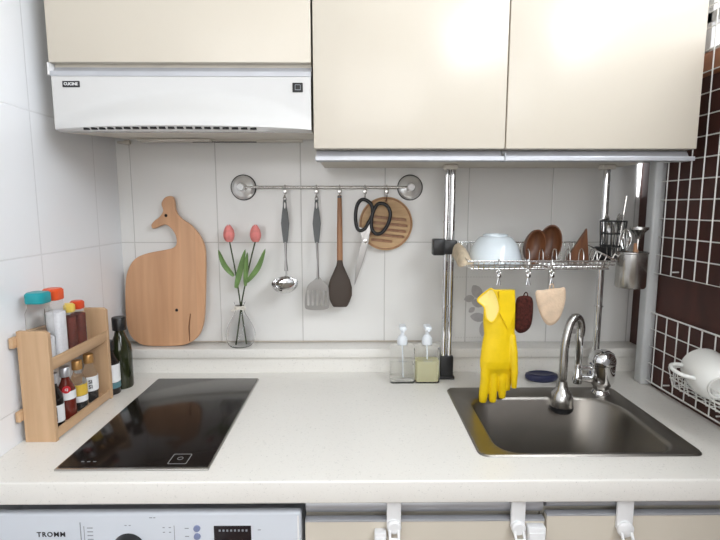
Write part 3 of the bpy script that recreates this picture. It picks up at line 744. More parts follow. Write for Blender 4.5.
def taper_handle(b, x, y, z1, z0, w0, wm, w1, th=.007, mi=0, eye=True):
    """flat handle with an eye at the top, seen from the front"""
    L_ = z1-z0; pts = []
    for s_, w_ in ((0, w0*.35), (.02, w0*.8), (.06, w0), (.15, w0*1.05), (.3, (w0+wm)/2), (.55, wm), (.8, (wm+w1)/2), (1, w1)): pts.append((w_, z1-L_*s_))
    lp = [(x+w_, z) for w_, z in pts]+[(x-w_, z) for w_, z in pts[::-1]]
    loops = [lp]
    if eye: loops.append([(x+.0028*math.cos(2*PI*k/14), z1-L_*.13+.011*math.sin(2*PI*k/14)*(1)) for k in range(14)])
    plate(b, loops, th, T(0, y, 0) @ XZ, .0015, mi)
# ladle
lx = .5265
t = thing('ladle', (lx, UY, .253), 'steel soup ladle with a grey handle hanging at the left of the rail', 'ladle')
b = B(); taper_handle(b, lx, UY, .5375, .405, .0055, .0125, .0062); b.build('handle', 'greyhandle', t)
B().tube([(lx+.0045*math.cos(k*PI/6), UY+.001, .5385+.0085*math.sin(k*PI/6)) for k in range(12)], .0016, 8, True).build('hanging_ring', 'steel', t)
B().tube([(lx, UY, .408), (lx, UY, .36), (lx+.001, UY-.002, .318)], [.0045, .003, .006], 10).build('shaft', 'blade', t)
b = B(); R = .041
pr_ = [(R*math.cos(a), -R*math.sin(a)) for a in [math.radians(d) for d in range(0, 91, 10)]]
pi_ = [((R-.0022)*math.cos(a), -(R-.0022)*math.sin(a)) for a in [math.radians(d) for d in range(90, -1, -10)]]
b.lathe([(r, z*.72) for r, z in pr_+pi_]+[(R, 0)], mtx=T(lx+.001, UY-.038, .286) @ Matrix.Rotation(math.radians(22), 4, 'X'), n=36)
b.tube([(lx+.001, UY-.001, .322), (lx+.001, UY-.002, .308), (lx+.001, UY-.006, .300)], [.006, .010, .014], 10, flat=.35)
b.build('ladle_bowl', 'chrome', t)
# slotted turner
tx = .6235
t = thing('slotted_turner', (tx, UY, .195), 'steel slotted turner with a grey handle hanging second on the rail', 'turner')
b = B(); taper_handle(b, tx, UY, .5375, .405, .0055, .0125, .0062); b.build('handle', 'greyhandle', t)
B().tube([(tx+.0045*math.cos(k*PI/6), UY+.001, .5385+.0085*math.sin(k*PI/6)) for k in range(12)], .0016, 8, True).build('hanging_ring', 'steel', t)
B().tube([(tx, UY, .408), (tx+.002, UY, .345), (tx+.002, UY-.002, .292)], [.0045, .003, .0045], 10).build('shaft', 'blade', t)
b = B(); ol_ = catmull([(tx+.004, .300), (tx+.016, .288), (tx+.033, .272), (tx+.037, .240), (tx+.0365, .210), (tx+.030, .198), (tx, .194), (tx-.034, .197), (tx-.040, .210), (tx-.038, .240), (tx-.030, .272), (tx-.012, .288)], 4)
lps = [[tuple(v) for v in ol_]]
for k in range(5):
    xc = tx-.001+(k-2)*.0135; lps.append(rrect(xc-.0035+(k-2)*.0004, xc+.0035+(k-2)*.0004, .208, .258, .0034, 4))
plate(b, lps, .0022, T(0, UY-.003, 0) @ XZ); b.build('turner_blade', 'blade', t)
# silicone spatula spoon
px_ = .694
t = thing('spatula_spoon', (px_, UY, .205), 'dark silicone spatula spoon with a reddish wooden handle on the rail', 'spatula')
B().tube([(px_, UY, .551), (px_, UY, .540), (px_, UY, .44), (px_, UY, .346)], [.005, .0068, .0088, .0095], 14).build('handle', 'handlewood', t)
B().tube([(px_, UY, .549), (px_, UY, .540)], .0064, 12).build('handle_cap', 'greyhandle', t)
rg = []
for z, w_, th in ((.352, .008, .008), (.335, .011, .008), (.315, .020, .007), (.29, .031, .007), (.265, .0375, .007), (.24, .037, .006), (.222, .031, .006), (.208, .024, .005), (.204, .020, .003)):
    rg.append([Vector((px_+w_*math.cos(2*PI*k/20), UY-.002+th*math.sin(2*PI*k/20), z)) for k in range(20)])
B().loft(rg).build('silicone_head', 'silicone', t)
# trivet
tcx, tcz, tR = .838, .463, .0835
t = thing('round_trivet', (tcx, -.025, .39), 'round bamboo trivet with slots hanging at the right of the rail', 'trivet')
b = B(); a_ = math.radians(-6)
def rot2(p): return (tcx+p[0]*math.cos(a_)-p[1]*math.sin(a_), tcz+p[0]*math.sin(a_)+p[1]*math.cos(a_))
lps = [circle(tcx, tcz, tR, 64), circle(tcx, tcz+.070, .0035, 12)]
for k, (x0, x1) in enumerate(((-.052, .062), (-.060, .068), (-.058, .066), (-.050, .062), (-.042, .026))):
    zc = .018-.018*k; lps.append([rot2(p) for p in rrect(x0, x1, zc-.0042, zc+.0042, .004, 4)])
plate(b, lps, .010, T(0, -.020, 0) @ XZ, .0015); b.build('trivet_disc', 'trivet', t)
B().lathe([(0, 0), (tR-.006, 0), (tR-.006, .0015), (0, .0015)], mtx=T(tcx, -.0132, tcz) @ Matrix.Rotation(PI/2, 4, 'X'), n=48).build('backing_disc', 'handlewood', t)
b = B(); b.tube([(tcx+(tR-.005)*math.cos(2*PI*k/48), -.0255, tcz+(tR-.005)*math.sin(2*PI*k/48)) for k in range(48)], .0022, 6, True); b.build('bark_rim', 'handlewood', t)
B().tube([(tcx, -.020, tcz+.070), (.839, -.040, .5485), (.839, -.0485, .5475), (tcx+.001, -.027, tcz+.071)], .0011, 6).build('hanging_cord', 'darkwood', t)
# scissors
t = thing('kitchen_scissors', (.77, UY-.012, .28), 'kitchen scissors with black loop handles hanging on the rail over the trivet', 'scissors')
SY = UY-.001
def s2(u, v, y=SY): p = at(u, v, y=y); return (p.x, p.z)
def loopt(pts, r, name, m, y, par, flat=1.):
    P_ = [Vector((s2(u, v, y)[0], y, s2(u, v, y)[1])) for u, v in pts]
    return B().tube(catmull(P_, 5), r, 10, True, flat=flat).build(name, m, par)
loopt([(364, 199.5), (371, 204), (372.5, 213), (369, 222), (364.5, 229), (358.5, 230), (355.8, 222), (356, 210), (359, 202)], .0056, 'handle_loop', 'black', SY, t)
loopt([(378, 204), (386, 205), (390.3, 213), (388, 224), (382, 232.5), (375.5, 233.5), (371.5, 227), (372.5, 214)], .0056, 'handle_loop', 'black', SY-.002, t)
for k, pts in enumerate(([(371, 212), (374, 214), (371, 228), (368, 241), (365, 254), (359, 273), (354.3, 285.5), (355.5, 268), (359, 250), (362.5, 240), (366.5, 229), (369, 219)],
            [(358.5, 227), (365, 228.5), (369.5, 236), (368, 246), (363, 262), (355, 284.5), (357.5, 265), (361, 250), (362, 240), (360, 233)])):
    b = B(); plate(b, [[s2(u, v) for u, v in pts]], .0025, T(0, SY+(.0015 if k else -.0015), 0) @ XZ, .0006); b.build('blade', 'blade', t)
c_ = s2(365.4, 241)
B().lathe([(0, 0), (.0065, 0), (.006, .002), (0, .0028)], mtx=T(c_[0], SY-.0026, c_[1]) @ Matrix.Rotation(PI/2, 4, 'X'), n=18).build('pivot_screw', 'chrome', t)

# ------------------------------------------------------------------ soap dispensers
def dispenser(x, y, fill, fh, label, txt=None):
    t = thing('soap_dispenser', (x, y, 0), label, 'soap dispenser', 'pump soap dispensers by the sink')
    hw = .036; hd = .026; H = .108
    def rr(w_, d, z, c=.007): return [Vector((x+a, y+b_, z)) for a, b_ in rrect(-w_, w_, -d, d, c, 4)]
    B().loft([rr(hw-.002, hd-.002, 0), rr(hw, hd, .003), rr(hw, hd, H-.004), rr(hw-.003, hd-.003, H), rr(.016, .016, H+.003), rr(.016, .016, H+.006)]).build('bottle_body', 'clearpl', t)
    B().loft([rr(hw-.004, hd-.004, .004), rr(hw-.003, hd-.003, .006), rr(hw-.003, hd-.003, fh), rr(.02, .015, fh+.0008)]).build('liquid', fill, t)
    p = B().lathe([(0, H+.004), (.015, H+.004), (.0155, H+.008), (.0150, H+.022), (.010, H+.030), (.0055, H+.034), (.0045, H+.052), (.0, H+.052)], (x, y, 0), 24)
    o = p.build('pump_collar', 'pump', t)
    B().box((x-.011, y-.034, H+.052), (x+.009, y+.010, H+.064), .004, 3).tube([(x, y-.032, H+.058), (x, y-.036, H+.050)], .0035, 8).build('pump_nozzle', 'pump', o)
    B().tube([(x, y, H), (x+.003, y, .012)], .0022, 8).build('dip_tube', 'pump', t)
    b = B()
    if txt: text(b, txt, .013, T(x, y-hd-.0006, .068) @ XZ, .0002, 0, .0003)
    else:
        for k in range(5): b.box((x-.012+k*.005, y-hd-.0007, .066), (x-.009+k*.005, y-hd-.0003, .068))
        b.box((x-.014, y-hd-.0007, .072), (x+.014, y-hd-.0003, .0727))
    b.build('label_print', 'greyink', t)
dispenser(.881, -.152, 'soapclear', .055, 'clear square pump bottle of colourless soap, the left one by the sink')
dispenser(.954, -.152, 'soap', .066, 'clear square pump bottle half full of pale yellow soap, beside the steel pole')
# soap dish / sponge
b = B().lathe([(0, 0), (.034, 0), (.042, .005), (.044, .013), (.042, .019), (.034, .022), (.030, .0195), (0, .018)], (1.300, -.150, 0), 40, sx=1.12, sy=.70)
tag(b.build('soap_dish', 'blue'), 'dark navy oval soap dish behind the sink', 'soap dish')

# ------------------------------------------------------------------ dish rack with poles
PY = -.131
dr = thing('dish_rack', (1.25, PY, 0), 'over-sink steel dish rack on two poles wedged under the wall cabinet', 'dish rack')
for px0 in (1.016, 1.468):
    b = B(); rr_ = .0078 if px0 < 1.2 else .0085
    offs = (-.0085, .0085) if px0 < 1.2 else (0,)
    for dx in offs:
        if px0 < 1.2: b.tube([(px0+dx, PY, .04), (px0+dx, PY, CT-.012)], rr_, 16)
        else: b.tube([(px0, PY, .02), (px0, PY, CT-.012)], .0100, 18)
    for z in (.47, .22):
        if px0 < 1.2: b.tube([(px0-.0085, PY, z), (px0-.0085, PY, z+.004)], .0092, 14).tube([(px0+.0085, PY, z), (px0+.0085, PY, z+.004)], .0092, 14)
        else: b.tube([(px0, PY, z), (px0, PY, z+.004)], .013, 14)
    p = b.build('pole', 'chrome', dr)
    b = B()
    if px0 < 1.2: b.box((px0-.020, PY-.013, .003), (px0+.020, PY+.013, .072), .004).box((px0-.024, PY-.016, .0005), (px0+.024, PY+.016, .010), .002)
    else: b.lathe([(0, .0005), (.02, .0005), (.02, .01), (.015, .02), (.014, .05), (0, .05)], (px0, PY, 0), 20)
    b.build('pole_foot', 'black', dr)
    B().box((px0-.02, PY-.014, CT-.014), (px0+.02, PY+.014, CT-.0005), .003).build('pole_cap', 'hood_under', dr)
bx0, bx1, byf, byb, zf, zb_ = 1.036, 1.428, -.292, -.070, .374, .408
zbot = .352
# clamps holding the basket to the poles
B().box((.968, PY-.018, .375), (1.002, PY+.018, .423), .004).box((.998, PY-.022, .378), (1.038, PY+.016, .420), .006).build('clamp', 'black', dr)
B().box((1.451, PY-.016, .355), (1.489, PY+.016, .40), .004).tube([(1.46, PY, .37), (1.425, PY-.03, .366)], .006, 8).build('clamp', 'black', dr)
b = B(); rw = .0026
b.tube([(bx0, byf, zf), (bx1, byf, zf), (bx1, byb, zb_), (bx0, byb, zb_)], rw, 8, True)
b.tube([(bx0+.004, byf+.004, zf-.010), (bx1-.004, byf+.004, zf-.010)], .0018, 6)
b.tube([(bx0+.014, byf+.014, zbot), (bx1-.014, byf+.014, zbot), (bx1-.014, byb-.01, zbot+.003), (bx0+.014, byb-.01, zbot+.003)], rw, 8, True)
b.build('basket_frame', 'chrome_dk', dr)
b = B(); nn = 26
for k in range(nn+1):
    x = bx0+.018+(bx1-bx0-.036)*k/nn
    b.tube([(x-.003, byf, zf), (x, byf+.013, zbot), (x, byb-.01, zbot+.003), (x, byb, zb_)], .0014, 6)
for k in range(7):
    y = byf+.025+(byb-byf-.045)*k/6; z = zf+(zb_-zf)*(y-byf)/(byb-byf)
    b.tube([(bx0, y, z), (bx0+.013, y, zbot+.001), (bx1-.013, y, zbot+.001), (bx1, y, z)], .0014, 6)
b.build('basket_wires', 'chrome_dk', dr)
for k in range(6):
    x = 1.205+k*.036
    b = B(); b.tube(catmull([(x, byf+.02, zbot), (x, byf+.022, zbot+.04), (x, byf+.035, zbot+.052), (x, byf+.048, zbot+.04), (x, byf+.05, zbot)], 4, False), .0014, 6)
    b.build('plate_divider', 'chrome_dk', dr)
# thin back splash wire line
B().tube([(bx0, byb, zb_), (bx0, PY, .402)], .003, 8).tube([(bx1, byb, zb_), (1.458, PY+.012, .39)], .003, 8).build('support_arm', 'black', dr)

# things on the rack
zr = zbot+.004
t = thing('mixing_bowl', (1.135, -.19, zr), 'pale bluish white bowl turned upside down on the dish rack', 'bowl')
B().lathe(smooth_prof([(.075, 0), (.0775, .002), (.0765, .008), (.070, .030), (.060, .055), (.045, .074), (.034, .079)], 3)+[(.034, .084), (.030, .084), (.029, .079), (0, .079)]+smooth_prof([(0, .0765), (.042, .070), (.057, .052), (.067, .028), (.073, .004), (.075, 0)], 3), (1.135, -.19, zr), 44).build('bowl_shell', 'bluewhite', t)
b = B()
for x in (1.122, 1.142): b.lathe([(0, 0), (.003, .001), (.003, .003), (0, .004)], mtx=T(x, -.2665, zr+.0075) @ Matrix.Rotation(PI/2, 4, 'X'), n=10)
b.build('rim_mark', 'greyink', t)
def wooden_bowl(u0, u1, vt, vb, y, yaw, label):
    A = at(u0, vb, y=y); Bp = at(u1, vt, y=y); cx = (A.x+Bp.x)/2; hh = (Bp.z-A.z)/2*1.12; hw = (Bp.x-A.x)/2
    cz = zr+hh+.001
    t = thing('wooden_bowl', (cx, y, zr), label, 'wooden bowl', 'wooden bowls standing in the dish rack')
    m = T(cx, y, cz) @ Matrix.Rotation(yaw, 4, 'Z') @ Matrix.Rotation(math.radians(8), 4, 'Y') @ Matrix.Rotation(PI/2, 4, 'X')
    R = hh
    B().lathe([(0, -.012), (.5, -.010), (.86, .004), (1., .020), (.93, .021), (.80, .008), (.45, -.004), (0, -.006)] and [(r*R, z) for r, z in [(0, -.014), (.35, -.014), (.80, -.006), (.97, .008), (1., .020), (.93, .020), (.88, .008), (.70, -.001), (.35, -.008), (0, -.008)]], mtx=m, n=36, sx=.60, sy=1).build('bowl_shell', 'darkwood', t)
wooden_bowl(523, 541, 228, 260, -.225, math.radians(12), 'dark wooden bowl standing on edge in the rack beside the white bowl')
wooden_bowl(539.5, 557, 226, 260, -.165, math.radians(-8), 'dark wooden bowl standing on edge in the rack, the right one of two')
def small_glass(u, y, label):
    A = at(u, 255, y=y); t = thing('small_glass', (A.x, y, zr), label, 'glass', 'small clear glasses in the dish rack')
    B().lathe([(0, .0), (.014, 0), (.0155, .028), (.0142, .028), (.0128, .003), (0, .003)], (A.x, y, zr), 24).build('glass_shell', 'glass', t)
small_glass(548, -.255, 'small clear glass in front of the right wooden bowl in the rack')
small_glass(561, -.235, 'small clear glass left of the triangular wooden plate in the rack')
t = thing('triangular_plate', (1.40, -.2, zr), 'brown triangular wooden plate standing in the right half of the rack', 'plate')
pts = [at(586.5, 227, y=-.18), at(588.5, 259, y=-.18), at(567, 259, y=-.18), at(569, 250, y=-.18)]
z_off = zr-min(p.z for p in pts)
for p in pts[:1]: p.z += .008
b = B(); plate(b, [[(p.x, p.z+z_off) for p in pts]], .012, T(0, -.18, 0) @ XZ, .002); b.build('plate_body', 'darkwood', t)
# cloth over left end
t = thing('folded_cloth', (1.045, -.2, .36), 'beige dishcloth draped over the left end of the dish rack', 'cloth')
rg = []
for y, z, h in ((-.100, .404, .010), (-.14, .398, .022), (-.19, .386, .026), (-.24, .374, .022), (-.275, .366, .012)):
    rg.append([Vector((1.037+dx+.004*math.sin(y*90), y, z+dz*h)) for dx, dz in ((-.010, .55), (.0, .8), (.012, .6), (.022, 0), (.026, -.8), (.020, -1), (.008, -.35), (-.004, -.2), (-.012, -1.0), (-.016, -.9), (-.015, 0))])
b = B().loft(rg); o = b.build('cloth_body', 'cloth', t); md = o.modifiers.new('s', 'SUBSURF'); md.levels = 2; md.render_levels = 2

# cutlery basket on the right pole
cbx, cby = 1.476, -.170
t = thing('cutlery_basket', (cbx, cby, .37), 'small black wire basket of cutlery hooked on the right pole', 'basket')
b = B()
for z, r in ((.475, .036), (.44, .034), (.405, .032), (.372, .030)): b.tube([(cbx+r*math.cos(2*PI*k/24), cby+r*.8*math.sin(2*PI*k/24), z) for k in range(24)], .0019, 6, True)
for k in range(12):
    a = 2*PI*k/12; b.tube([(cbx+.036*math.cos(a), cby+.0288*math.sin(a), .475), (cbx+.030*math.cos(a), cby+.024*math.sin(a), .372), (cbx, cby, .371)], .0014, 6)
b.build('basket_wires', 'black', t)
B().tube([(cbx-.03, cby+.01, .475), (1.468, PY-.011, .478), (1.468-.010, PY-.009, .478)], .0025, 8).build('basket_hook', 'black', t)
def cutlery(kind, x, y, lean, L_, label):
    t = thing(kind, (x, y, .376), label, kind, None)
    top = Vector((x+lean[0], y+lean[1], .376+L_)); bot = Vector((x, y, .376))
    d = (top-bot).normalized()
    b = B()
    if kind == 'chopstick': b.tube([bot, top], [.0022, .0036], 8); b.build('stick', 'steel', t)
    else:
        b.tube([bot, bot+d*L_*.72], [.0035, .0025], 8, flat=.5); b.build('handle', 'steel', t)
        q = d.to_track_quat('Z', 'Y').to_matrix().to_4x4()
        c_ = bot+d*L_*.86
        if kind == 'spoon': B().lathe([(0, -.008), (.35, -.006), (.8, -.002), (1, 0), (.8, .0), (.35, -.003), (0, -.005)] and [(r*.019, z) for r, z in ((0, -.007), (.4, -.006), (.8, -.003), (1, 0), (.93, .0005), (.7, -.002), (.35, -.0045), (0, -.005))], mtx=Matrix.Translation(c_) @ q @ Matrix.Rotation(PI/2, 4, 'X') , n=24, sx=.72, sy=1.1).build('spoon_bowl', 'steel', t)
        else:
            fb = B(); mtx = Matrix.Translation(c_) @ q @ Matrix.Rotation(PI/2, 4, 'X')
            plate(fb, [[(-.004, -.022), (.004, -.022), (.011, -.006), (.011, .024), (.008, .024), (.0075, .0), (.0045, .0), (.004, .024), (.001, .024), (.0005, 0), (-.0035, .0), (-.004, .024), (-.0065, .024), (-.007, 0), (-.0095, .0), (-.011, .024), (-.0125, .024), (-.012, -.006)]], .0016, mtx)
            fb.build('fork_tines', 'steel', t)
cutlery('spoon', 1.465, -.166, (-.008, 0, 0), .115, 'steel spoon leaning left in the black cutlery basket')
cutlery('spoon', 1.479, -.178, (.006, -.004, 0), .118, 'steel spoon standing upright in the black cutlery basket')
cutlery('fork', 1.485, -.164, (.014, 0, 0), .110, 'steel fork leaning right in the black cutlery basket')
cutlery('spoon', 1.473, -.184, (-.016, -.006, 0), .095, 'short steel spoon at the front of the black cutlery basket')
cutlery('chopstick', 1.489, -.174, (.018, .002, 0), .170, 'long pale metal chopstick sticking up out of the black cutlery basket')

# steel caddy hung on right end of rack
sx_, sy_ = 1.480, -.268
t = thing('steel_cup', (sx_, sy_, .30), 'brushed steel utensil cup hanging off the right end of the dish rack', 'cup')
B().lathe([(0, .301), (.035, .301), (.0375, .305), (.0375, .392), (.0395, .394), (.0395, .397), (.0365, .397), (.0365, .304), (0, .303)], (sx_, sy_, 0), 36).build('cup_shell', 'steel', t)
B().tube([(sx_-.037, sy_, .385), (sx_-.046, sy_, .392), (sx_-.052, sy_, .380)], .002, 8).build('cup_hook', 'chrome_dk', t)
def tool(name, x, y, tx_, ty_, L_, label, mats):
    t = thing(name, (x, y, .306), label, name.replace('_', ' ')); bot = Vector((x, y, .306)); top = Vector((tx_, ty_, .306+L_)); return t, bot, top
t, b0, t0 = tool('strainer', sx_+.008, sy_, sx_+.020, sy_+.01, .155, 'steel strainer with a wide flat head in the hanging cup', None)
B().tube([b0, b0.lerp(t0, .62)], [.004, .004], 10).build('handle', 'handlewood', t)
B().tube([b0.lerp(t0, .60), b0.lerp(t0, .80)], [.0035, .0045], 10).lathe([(0, -.026), (.006, -.024), (.010, -.010), (.020, .0), (.023, .003), (.023, .009), (.021, .009), (.019, .003), (.008, -.006), (0, -.01)], t0+Vector((0, 0, -.008)), 28).build('strainer_head', 'steel', t)
t, b0, t0 = tool('whisk', sx_-.014, sy_+.006, sx_-.012, sy_+.02, .150, 'small steel whisk standing left in the hanging cup', None)
b = B().tube([b0, b0.lerp(t0, .58)], .0035, 10); b.build('handle', 'steel', t)
b = B(); c_ = b0.lerp(t0, .58)
for k in range(5):
    a = PI*k/5; dd = Vector((math.cos(a), math.sin(a), 0))
    b.tube(catmull([c_, c_+dd*.011+Vector((0, 0, .022)), c_+dd*.014+Vector((0, 0, .045)), c_+Vector((0, 0, .064)), c_-dd*.014+Vector((0, 0, .045)), c_-dd*.011+Vector((0, 0, .022)), c_+Vector((0, 0, .001))], 4, False), .0011, 6)
b.build('whisk_wires', 'chrome_dk', t)
t, b0, t0 = tool('peeler', sx_-.002, sy_-.018, sx_-.006, sy_-.022, .115, 'short peeler with a wooden end in the hanging cup', None)
B().tube([b0, b0.lerp(t0, .8)], .005, 10).build('handle', 'steel', t)
B().tube([b0.lerp(t0, .8), t0], [.0052, .004], 10).build('wooden_tip', 'handlewood', t)

# ------------------------------------------------------------------ hooks and hanging things below the rack
HYF = byf
def rack_hook(u, label, first=None):
    x = at(u, 272, y=HYF).x
    t = thing('clip_hook', (x, HYF, zf), label, 'hook', 'steel clip hooks below the dish rack')
    z = zf
    pts = [(x, HYF+.005*math.cos(a), z+.005*math.sin(a)) for a in [math.radians(d) for d in (-20, 30, 80, 130, 180)]]
    pts += [(x, HYF-.005, z-.012), (x, HYF-.003, z-.022)]
    B().tube(pts, .0019, 8).build('hook_wire', 'chrome', t)
    B().tube([(x+.0055*math.cos(2*PI*k/16), HYF-.003, z-.0275+.0055*math.sin(2*PI*k/16)) for k in range(16)], .0019, 8, True).lathe([(0, -.007), (.006, -.004), (.0072, 0), (.006, .004), (0, .007)], (x, HYF-.003, z-.038), 12).build('swivel_ring', 'chrome', t)
    B().tube([(x, HYF-.003, z-.040), (x-.004, HYF-.004, z-.062)], [.0020, .0020], 6).tube([(x, HYF-.003, z-.040), (x+.004, HYF-.004, z-.062)], [.0020, .0020], 6).build('clip_jaws', 'chrome', t)
    return x
xg = rack_hook(498.5, 'steel clip hook below the rack holding the yellow glove')
xs_ = rack_hook(528, 'steel clip hook below the rack holding the dark brown scrubber')
xp = rack_hook(551.5, 'steel clip hook below the rack holding the beige pad')
# yellow rubber glove
GY = -.300
gl = thing('rubber_glove', (1.16, GY, 0), 'yellow rubber glove hanging fingers down over the sink', 'glove')
def g(u, v, y=GY): return at(u, v, y=y)
b = B(); rg = []
for (ul, ur, v, th) in ((491, 515, 289.5, .006), (487, 515.5, 297, .011), (483.5, 515.5, 308, .016), (483, 515, 322, .019), (484, 514.5, 334, .021), (481.5, 516, 347, .022), (480, 517, 360, .022), (480, 515, 367, .018), (482.5, 512, 374, .009)):
    A = g(ul, v); D = g(ur, v); cx = (A.x+D.x)/2; hw = (D.x-A.x)/2; rg.append([Vector((cx+hw*math.cos(2*PI*k/24), GY+th*math.sin(2*PI*k/24), A.z)) for k in range(24)])
b.loft(rg)
for (pts, r) in (([(486, 358), (485, 380), (483, 396), (482.5, 402)], [.014, .0125, .0120, .0095]), ([(493.5, 358), (493.5, 382), (492.5, 398), (492.5, 402)], [.012, .0115, .0105, .0085]),
                 ([(502, 358), (502, 380), (502, 394), (502, 398)], [.012, .0115, .0105, .0085]), ([(509, 355), (508.5, 372), (507.5, 386), (507.5, 390)], [.012, .0105, .009, .007])):
    b.tube([g(u, v) for u, v in pts], r, 14)
b.tube([g(511, 335, GY-.006), g(513.5, 352, GY-.016), g(514.5, 372, GY-.022), g(514, 388, GY-.022)], [.012, .011, .0095, .007], 14)
o = b.build('glove_body', 'yellow', gl)
md = o.modifiers.new('r', 'REMESH'); md.mode = 'VOXEL'; md.voxel_size = .0019; md.use_smooth_shade = True
md = o.modifiers.new('s', 'SMOOTH'); md.factor = .5; md.iterations = 5
# open cuff with pale lining
b = B(); A = [g(477.5, 300, GY-.012), g(487, 291, GY-.010), g(492, 289, GY-.016), g(497, 296, GY-.021), g(499.5, 310, GY-.022), (g(493, 322, GY-.022)), g(486, 318, GY-.020), g(484, 307, GY-.018)]
n = len(A); rim = [Vector(p) for p in catmull(A, 4)]
cen = sum(rim, Vector())/len(rim)
b.tube(rim, .0022, 8, True); b.build('cuff_rim', 'yellow', gl)
b = B(); N2 = len(rim); vs = list(rim)+[cen+Vector((0, .006, 0))]+[p+Vector((0, .003, 0)) for p in rim]+[cen+Vector((0, .009, 0))]
b.add(vs, [[k, (k+1) % N2, N2] for k in range(N2)]+[[N2+1+k, 2*N2+1, N2+1+(k+1) % N2] for k in range(N2)]+[[k, N2+1+k, N2+1+(k+1) % N2, (k+1) % N2] for k in range(N2)]); b.build('cuff_lining', 'yellow_in', gl)
b = B(); pts = [g(499, 291, GY-.016), g(514.5, 290.5, GY-.010), g(515, 312, GY-.018), g(508, 330, GY-.022), g(499.5, 312, GY-.024)]
vs = pts+[p+Vector((0, .004, 0)) for p in pts]; b.add(vs, [[0,1,2,3,4], [9,8,7,6,5]]+[[k, (k+1) % 5, 5+(k+1) % 5, 5+k] for k in range(5)]); o = b.build('cuff_fold', 'yellow', gl)
# brown scrubber and beige pad
def pad(name, outline, th, m, label, cat, y, loopx):
    P_ = [at(u, v, y=y) for u, v in outline]; P_ = catmull(P_, 4)
    c_ = sum(P_, Vector())/len(P_); rg = []
    for s_, dy in ((.55, -1), (.82, -.85), (.95, -.5), (1., 0), (.95, .5), (.82, .85), (.55, 1)):
        rg.append([c_+(p-c_)*s_+Vector((0, dy*th, 0)) for p in P_])
    t = thing(name, (c_.x, y, min(p.z for p in P_)), label, cat)
    B().loft(rg).build('pad_body', m, t)
    zt = max(p.z for p in P_)
    B().tube(catmull([(loopx-.004, y, zt-.010), (loopx-.005, y-.002, zt+.002), (loopx, y-.003, zt+.009), (loopx+.005, y-.002, zt+.002), (loopx+.004, y, zt-.010)], 4, False), .0016, 6).build('hanging_loop', m, t)
pad('scrub_sponge', [(518, 297), (527, 295.5), (532.5, 299), (533, 311), (531, 325), (526, 331.5), (519, 333), (514.5, 328), (514, 316), (515.5, 304)], .009, 'dkbrown', 'dark brown fuzzy scrubbing sponge hanging beside the yellow glove', 'sponge', HYF-.004, at(525, 295, y=HYF).x)
pad('fleece_pad', [(536, 291), (543, 290), (552, 288.5), (559, 288), (565, 288), (565.5, 300), (562, 313), (557, 322), (549, 325.5), (543, 320), (538, 308), (536, 299)], .008, 'beige', 'beige fleece pad hanging at the right below the dish rack', 'pad', HYF-.004, xp)

# ------------------------------------------------------------------ printed flowers on the wall tiles
def flower_print(cu, cv, s, label, flip=1):
    c_ = at(cu, cv, y=0)
    t = thing('flower_print', (c_.x, 0, c_.z-.06*s), label, 'wall print', 'grey flower prints on the back wall tiles')
    k_ = .0031
    for (du, dv, L_, w_, ang) in ((-11, -15, 17, 10, -58), (-19, -8, 11, 7, 10), (-10, -3, 14, 8, -20), (-9, 12, 17, 9, -8), (-3, 24, 18, 8, 82), (-16, 4, 8, 5, 40)):
        pts = []
        for i in range(16):
            a = 2*PI*i/16; x = math.cos(a)*L_/2; y = math.sin(a)*w_*.55*abs(math.sin(a))**.6
            r = math.radians(ang); pts.append((c_.x+flip*(du+x*math.cos(r)-y*math.sin(r))*k_*s, c_.z+(-dv+x*math.sin(r)+y*math.cos(r))*k_*s))
        b = B(); plate(b, [pts], .0004, T(0, -.0006-.00005*abs(du), 0) @ XZ); b.build('petal', 'decal', t)
    b = B().tube([(c_.x, -.0008, c_.z+.01), (c_.x+flip*.012*s, -.0008, c_.z-.03*s), (c_.x+flip*.02*s, -.0008, c_.z-.06*s)], .0012, 6); b.build('stem', 'decal', t)
flower_print(487, 306, 1.0, 'grey flower print on the tile behind the yellow glove')
flower_print(579, 325, .55, 'small grey flower print on the tile behind the tap')
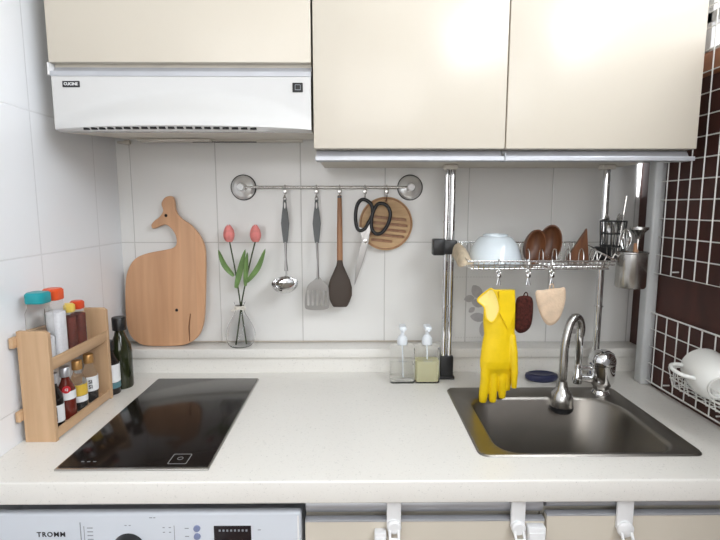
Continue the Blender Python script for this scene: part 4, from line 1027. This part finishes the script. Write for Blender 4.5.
def dotted(u0, u1, v, label):
    a = at(u0, v, y=0); c_ = at(u1, v, y=0); b = B(); n = int((c_.x-a.x)/.009)
    for k in range(n): x = a.x+k*.009; b.box((x, -.0012, a.z-.002), (x+.0045, -.0002, a.z+.002))
    tag(b.build('dotted_border', 'decal_line'), label, 'wall print', 'dotted grey borders printed on the back wall tiles')
dotted(455, 516, 337.5, 'dotted grey border printed on the tile at the ledge behind the glove')
dotted(448, 505, 277, 'dotted grey border printed on the tile just below the dish rack')

# ------------------------------------------------------------------ lift everything to counter height
for o in list(sc.objects):
    if o.parent is None: o.location.z += UP

# ------------------------------------------------------------------ camera, light
cd = bpy.data.cameras.new('camera'); cam = bpy.data.objects.new('camera', cd); C.objects.link(cam)
cam.location = CAM+Vector((0, 0, UP)); cam.rotation_euler = (PI/2-PITCH, 0, -YAW)
cd.sensor_width = 36; cd.lens = FPX/720*36; cd.clip_start = .01
sc.camera = cam
def area(name, loc, target, sx, sy, power, col):
    ld = bpy.data.lights.new(name, 'AREA'); ld.shape = 'RECTANGLE'; ld.size = sx; ld.size_y = sy; ld.energy = power; ld.color = col
    o = bpy.data.objects.new(name, ld); C.objects.link(o); o.location = Vector(loc)+Vector((0, 0, UP))
    d = Vector(target)-Vector(loc); o.rotation_euler = d.to_track_quat('-Z', 'Y').to_euler(); return o
area('window_light', (1.655, -1.25, 1.12), (0, -.9, .1), 1.9, .42, 31, (.88, .94, 1.))
area('room_lamp', (.85, -1.75, 1.46), (.80, -1.0, 0), 1.1, .5, 3, (1., .97, .92))
area('front_fill_light', (.65, -2.57, .5), (.7, 0, .1), 1.3, 1.0, 17, (.98, .985, 1.))  # added soft front fill behind the camera, no window built there
w = bpy.data.worlds.new('world'); sc.world = w; w.use_nodes = True
bg = w.node_tree.nodes['Background']; bg.inputs['Color'].default_value = (.93, .96, 1., 1); bg.inputs['Strength'].default_value = 1.
sc.view_settings.view_transform = 'Standard'; sc.view_settings.look = 'None'; sc.view_settings.gamma = 1; sc.view_settings.use_curve_mapping = False
sc.view_settings.exposure = .0
sc.cycles.max_bounces = 10; sc.cycles.transmission_bounces = 8; sc.cycles.transparent_max_bounces = 8
